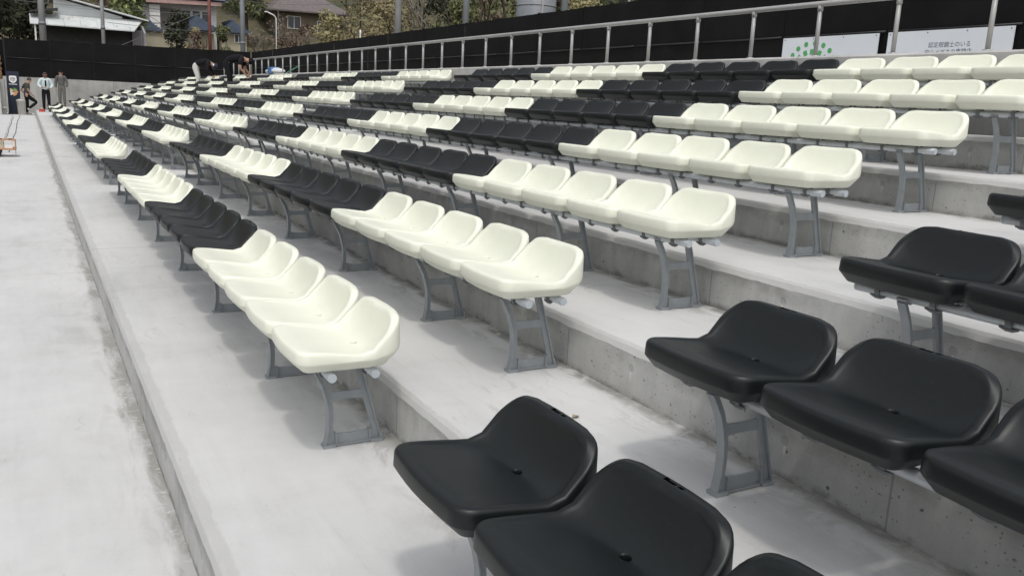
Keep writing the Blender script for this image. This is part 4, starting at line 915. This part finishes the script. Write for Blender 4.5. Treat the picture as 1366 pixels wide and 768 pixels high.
def leaves(mb, c, rad, n, size, rng, shell=0.55):
    for _ in range(n):
        d = Vector((rng.gauss(0, 1), rng.gauss(0, 1), rng.gauss(0, 1))).normalized(); q_ = shell+(1-shell)*rng.random()**0.6
        p_ = Vector(c)+Vector((d.x*rad[0], d.y*rad[1], d.z*rad[2]))*q_
        s_ = size*(0.5+rng.random()); a = Vector((rng.gauss(0, 1), rng.gauss(0, 1), rng.gauss(0, 1))).normalized(); b_ = a.cross(d+Vector((0.01, 0, 0))).normalized(); a2 = b_.cross(d).normalized()
        n_ = (d*0.6+a*0.8).normalized(); b_ = n_.cross(a2).normalized(); a2 = b_.cross(n_)
        mb.add([p_-a2*s_*0.5, p_+b_*s_*0.28, p_+a2*s_*0.6, p_-b_*s_*0.28], [(0, 1, 2, 3)])
def limbs(mb, rng, p_, d, L, r, depth, spread=0.7):
    q_ = p_+d*L; m_ = p_.lerp(q_, 0.5)+Vector((rng.gauss(0, 1), rng.gauss(0, 1), 0))*L*0.05
    mb.tube([p_, m_, q_], [r, r*0.85, r*0.65], 6 if depth > 1 else 4, 0, False)
    if depth == 0: return [q_]
    out = []
    for k_ in range(rng.choice((2, 3))):
        nd = (d+Vector((rng.gauss(0, spread), rng.gauss(0, spread), rng.gauss(0.12, spread*0.6)))).normalized()
        out += limbs(mb, rng, q_, nd, L*rng.uniform(0.6, 0.85), r*0.6, depth-1, spread)
    return out
def tree(name, label, x, y, h, rad, kind, n=1600, size=0.34, seed=1, bare=False, lobes=9, group=None, cat='tree', low=0.35, bark='bark'):
    rng = random.Random(seed*17+3); z0 = terrain_h(x, y)-0.2
    o = tag(link(name, None, None, (x, y, z0)), label, cat, group)
    tb = MB(); tips = limbs(tb, rng, Vector((0, 0, 0)), Vector((rng.gauss(0, 0.05), rng.gauss(0, 0.05), 1)), h*low, 0.035*h*0.55+0.03, 4 if bare else 3, 0.55 if bare else 0.6)
    mx = max(t_.z for t_ in tips)*1.0; rx = max(max(abs(t_.x), abs(t_.y)) for t_ in tips)
    sx, sz = rad*0.9/max(rx, 0.1), h*0.93/max(mx, 0.1)
    if bare: tb.v = [(v[0]*min(1.4, sx), v[1]*min(1.4, sx), v[2]*sz) for v in tb.v]; tips = [Vector((t_.x*min(1.4, sx), t_.y*min(1.4, sx), t_.z*sz)) for t_ in tips]
    else: tb.v = [(v[0]*sx*0.8, v[1]*sx*0.8, v[2]*sz*0.9) for v in tb.v]
    build('trunk', tb, M[bark], o, True)
    cb = MB()
    if n:
        if bare:
            for t_ in tips: leaves(cb, t_, (0.5, 0.5, 0.45), max(2, n//len(tips)), size, rng, 0.1)
        else:
            for k_ in range(lobes):
                a = rng.random()*6.28; rr_ = rad*rng.uniform(0.15, 0.68); zz = h*rng.uniform(low*0.9, 0.86)
                lr = rad*rng.uniform(0.34, 0.58)*(1.0-0.35*max(0, zz/h-0.6)/0.4)
                leaves(cb, (rr_*math.cos(a), rr_*math.sin(a), zz), (lr, lr, lr*rng.uniform(0.65, 0.95)), n//lobes, size, rng)
        build('crown', cb, LM[kind], o)
    return o
tree('evergreen_tree', 'dense dark evergreen tree at the left edge behind the fence', -2.6, 63.5, 9.5, 3.0, 'dark', 3400, 0.30, 1, lobes=16, low=0.25)
tree('evergreen_tree', 'dark evergreen tree just left of the metal shed', -0.6, 69, 10, 2.6, 'dark', 2600, 0.32, 2, lobes=14, low=0.25)
tree('leafy_tree', 'olive leafy tree behind the evergreen at the left edge', -5.4, 67, 9.5, 2.8, 'olive', 2200, 0.32, 3, lobes=12, low=0.3)
tree('leafy_tree', 'fresh green tree showing above the shed roof', 6.3, 70.5, 9.3, 2.2, 'bright', 2400, 0.30, 4, lobes=12)
tree('evergreen_bush', 'dense dark rounded evergreen before the white house', 9.0, 65.5, 6.6, 1.25, 'dark', 3400, 0.20, 5, lobes=18, low=0.2, cat='bush')
tree('shrub', 'brown half-bare shrub in front of the blue porch roof', 10.3, 62.0, 4.6, 1.1, 'redbrown', 1500, 0.18, 6, lobes=10, low=0.25, cat='shrub')
tree('shrub', 'olive shrub left of the rust-red pole', 9.9, 64.0, 5.1, 0.8, 'olive', 800, 0.17, 7, lobes=8, low=0.3, cat='shrub')
tree('shrub', 'mid green shrub right of the rust-red pole', 11.75, 63.0, 5.3, 0.85, 'green', 1400, 0.18, 8, lobes=10, low=0.3, cat='shrub')
tree('bare_tree', 'pale bare twiggy tree beside the grey steel pole', 13.7, 62.5, 5.0, 1.0, 'brown', 60, 0.12, 9, bare=True, low=0.25, bark='palebark')
tree('bare_tree', 'low bare tree left of the thin white lamp post', 16.2, 71, 4.2, 1.4, 'brown', 120, 0.15, 10, bare=True, low=0.28)
tree('shrub', 'dark red-brown shrub below the brown house window', 18.6, 70.5, 5.0, 1.9, 'redbrown', 1500, 0.22, 11, lobes=12, low=0.25, cat='shrub')
tree('bare_tree', 'bare forked tree in front of the brown house', 18.0, 68, 5.8, 2.0, 'brown', 200, 0.15, 12, bare=True, low=0.27, bark='palebark')
tree('hedge_shrub', 'yellow-green rounded shrub right of the brown house window', 20.8, 68.5, 6.6, 1.6, 'yellow', 2600, 0.20, 13, lobes=14, low=0.2, cat='shrub')
tree('leafy_tree', 'tall olive spring tree right of the brown house', 22.6, 65.5, 9.6, 2.5, 'olive', 3000, 0.24, 14, lobes=16, low=0.22)
tree('leafy_tree', 'olive spring tree before the thick utility pole', 23.0, 60, 8.0, 2.2, 'olive', 2600, 0.22, 15, lobes=16, low=0.2)
tree('bare_tree', 'grey bare forked tree right of the thick utility pole', 19.2, 46.0, 9.5, 2.0, 'brown', 90, 0.14, 16, bare=True, low=0.3, bark='palebark')
tree('evergreen_tree', 'dark evergreen tree behind the bare forked tree', 25.5, 57.0, 10.0, 2.4, 'dark', 2600, 0.28, 17, lobes=14, low=0.25)
tree('leafy_tree', 'mid green tree showing between the two grey poles', 24.5, 52.5, 7.6, 1.9, 'green', 2000, 0.24, 18, lobes=12, low=0.25)
tree('bare_tree', 'brown twiggy tree left of the tall metal tank', 24.2, 48.0, 9.0, 2.3, 'brown', 1400, 0.16, 19, bare=True, low=0.25)
tree('bare_tree', 'tall brown bare tree behind the grey pole', 27.5, 50.5, 10.5, 2.6, 'brown', 1500, 0.18, 20, bare=True, low=0.25)
tree('shrub', 'yellow-green bank shrub right of the tall metal tank', 26.0, 40.5, 6.6, 1.8, 'yellow', 1600, 0.22, 21, lobes=10, low=0.2, cat='shrub')
tree('leafy_tree', 'dark green tree on the slope behind the grey steel pole', 17.0, 80, 9.5, 2.6, 'green', 2000, 0.30, 22, lobes=12, low=0.25)
tree('evergreen_tree', 'tall dark evergreen on the slope right of the white house', 18.8, 91, 11.5, 3.2, 'dark', 2600, 0.34, 23, lobes=14, low=0.2)
# the wooded hillside behind: one mass of crowns
rng = random.Random(99)
for kind, cnt, sz in (('green', 90, 0.62), ('dark', 80, 0.60), ('olive', 75, 0.58), ('brown', 95, 0.5)):
    wm = MB()
    for _ in range(cnt):
        while True:
            az = rng.uniform(-0.22, 0.95); ds = rng.uniform(80, 140); x_, y_ = ds*math.sin(az), ds*math.cos(az)
            if (y_ > 80 and az < 0.08) or (y_ > 95) or (az > 0.42 and ds > 80): break
        z_ = terrain_h(x_, y_); r_ = rng.uniform(1.8, 3.4)
        for _k in range(4):
            leaves(wm, (x_+rng.gauss(0, r_*0.5), y_+rng.gauss(0, r_*0.5), z_+rng.uniform(0.6, 2.6)*r_*0.8), (r_*0.7, r_*0.7, r_*0.6), 60, sz, rng, 0.5)
    tag(build('hillside_wood', wm, LM[kind]), 'distant mixed woodland covering the hillside', 'woodland', kind='stuff')

# ------------------------------------------------------------------ small litter
M['dryleaf'] = simple('dry_brown_leaf', (0.42, 0.33, 0.22), 0.8, 0.3, 30)
def dry_leaf(label, x, y, z, rz, s_):
    b = MB(); n = 8; vs = []
    for k_ in range(n+1):
        u = k_/n; w_ = 0.020*math.sin(math.pi*u)**0.7*s_; zc = 0.006+0.006*math.sin(u*5)*s_
        vs += [(-0.03*s_+0.06*u*s_, -w_, zc+0.005*s_), (-0.03*s_+0.06*u*s_, 0, zc-0.003*s_), (-0.03*s_+0.06*u*s_, w_, zc+0.006*s_)]
    b.add(vs, [(k_*3+q_, k_*3+3+q_, k_*3+4+q_, k_*3+1+q_) for k_ in range(n) for q_ in range(2)])
    tag(build('dry_leaf', b, M['dryleaf'], None, True, (x, y, z), rz), label, 'leaf')
dry_leaf('curled brown dry leaf on the tread behind the foremost black seat', 1.277, 2.447, RH, 0.4, 0.6)
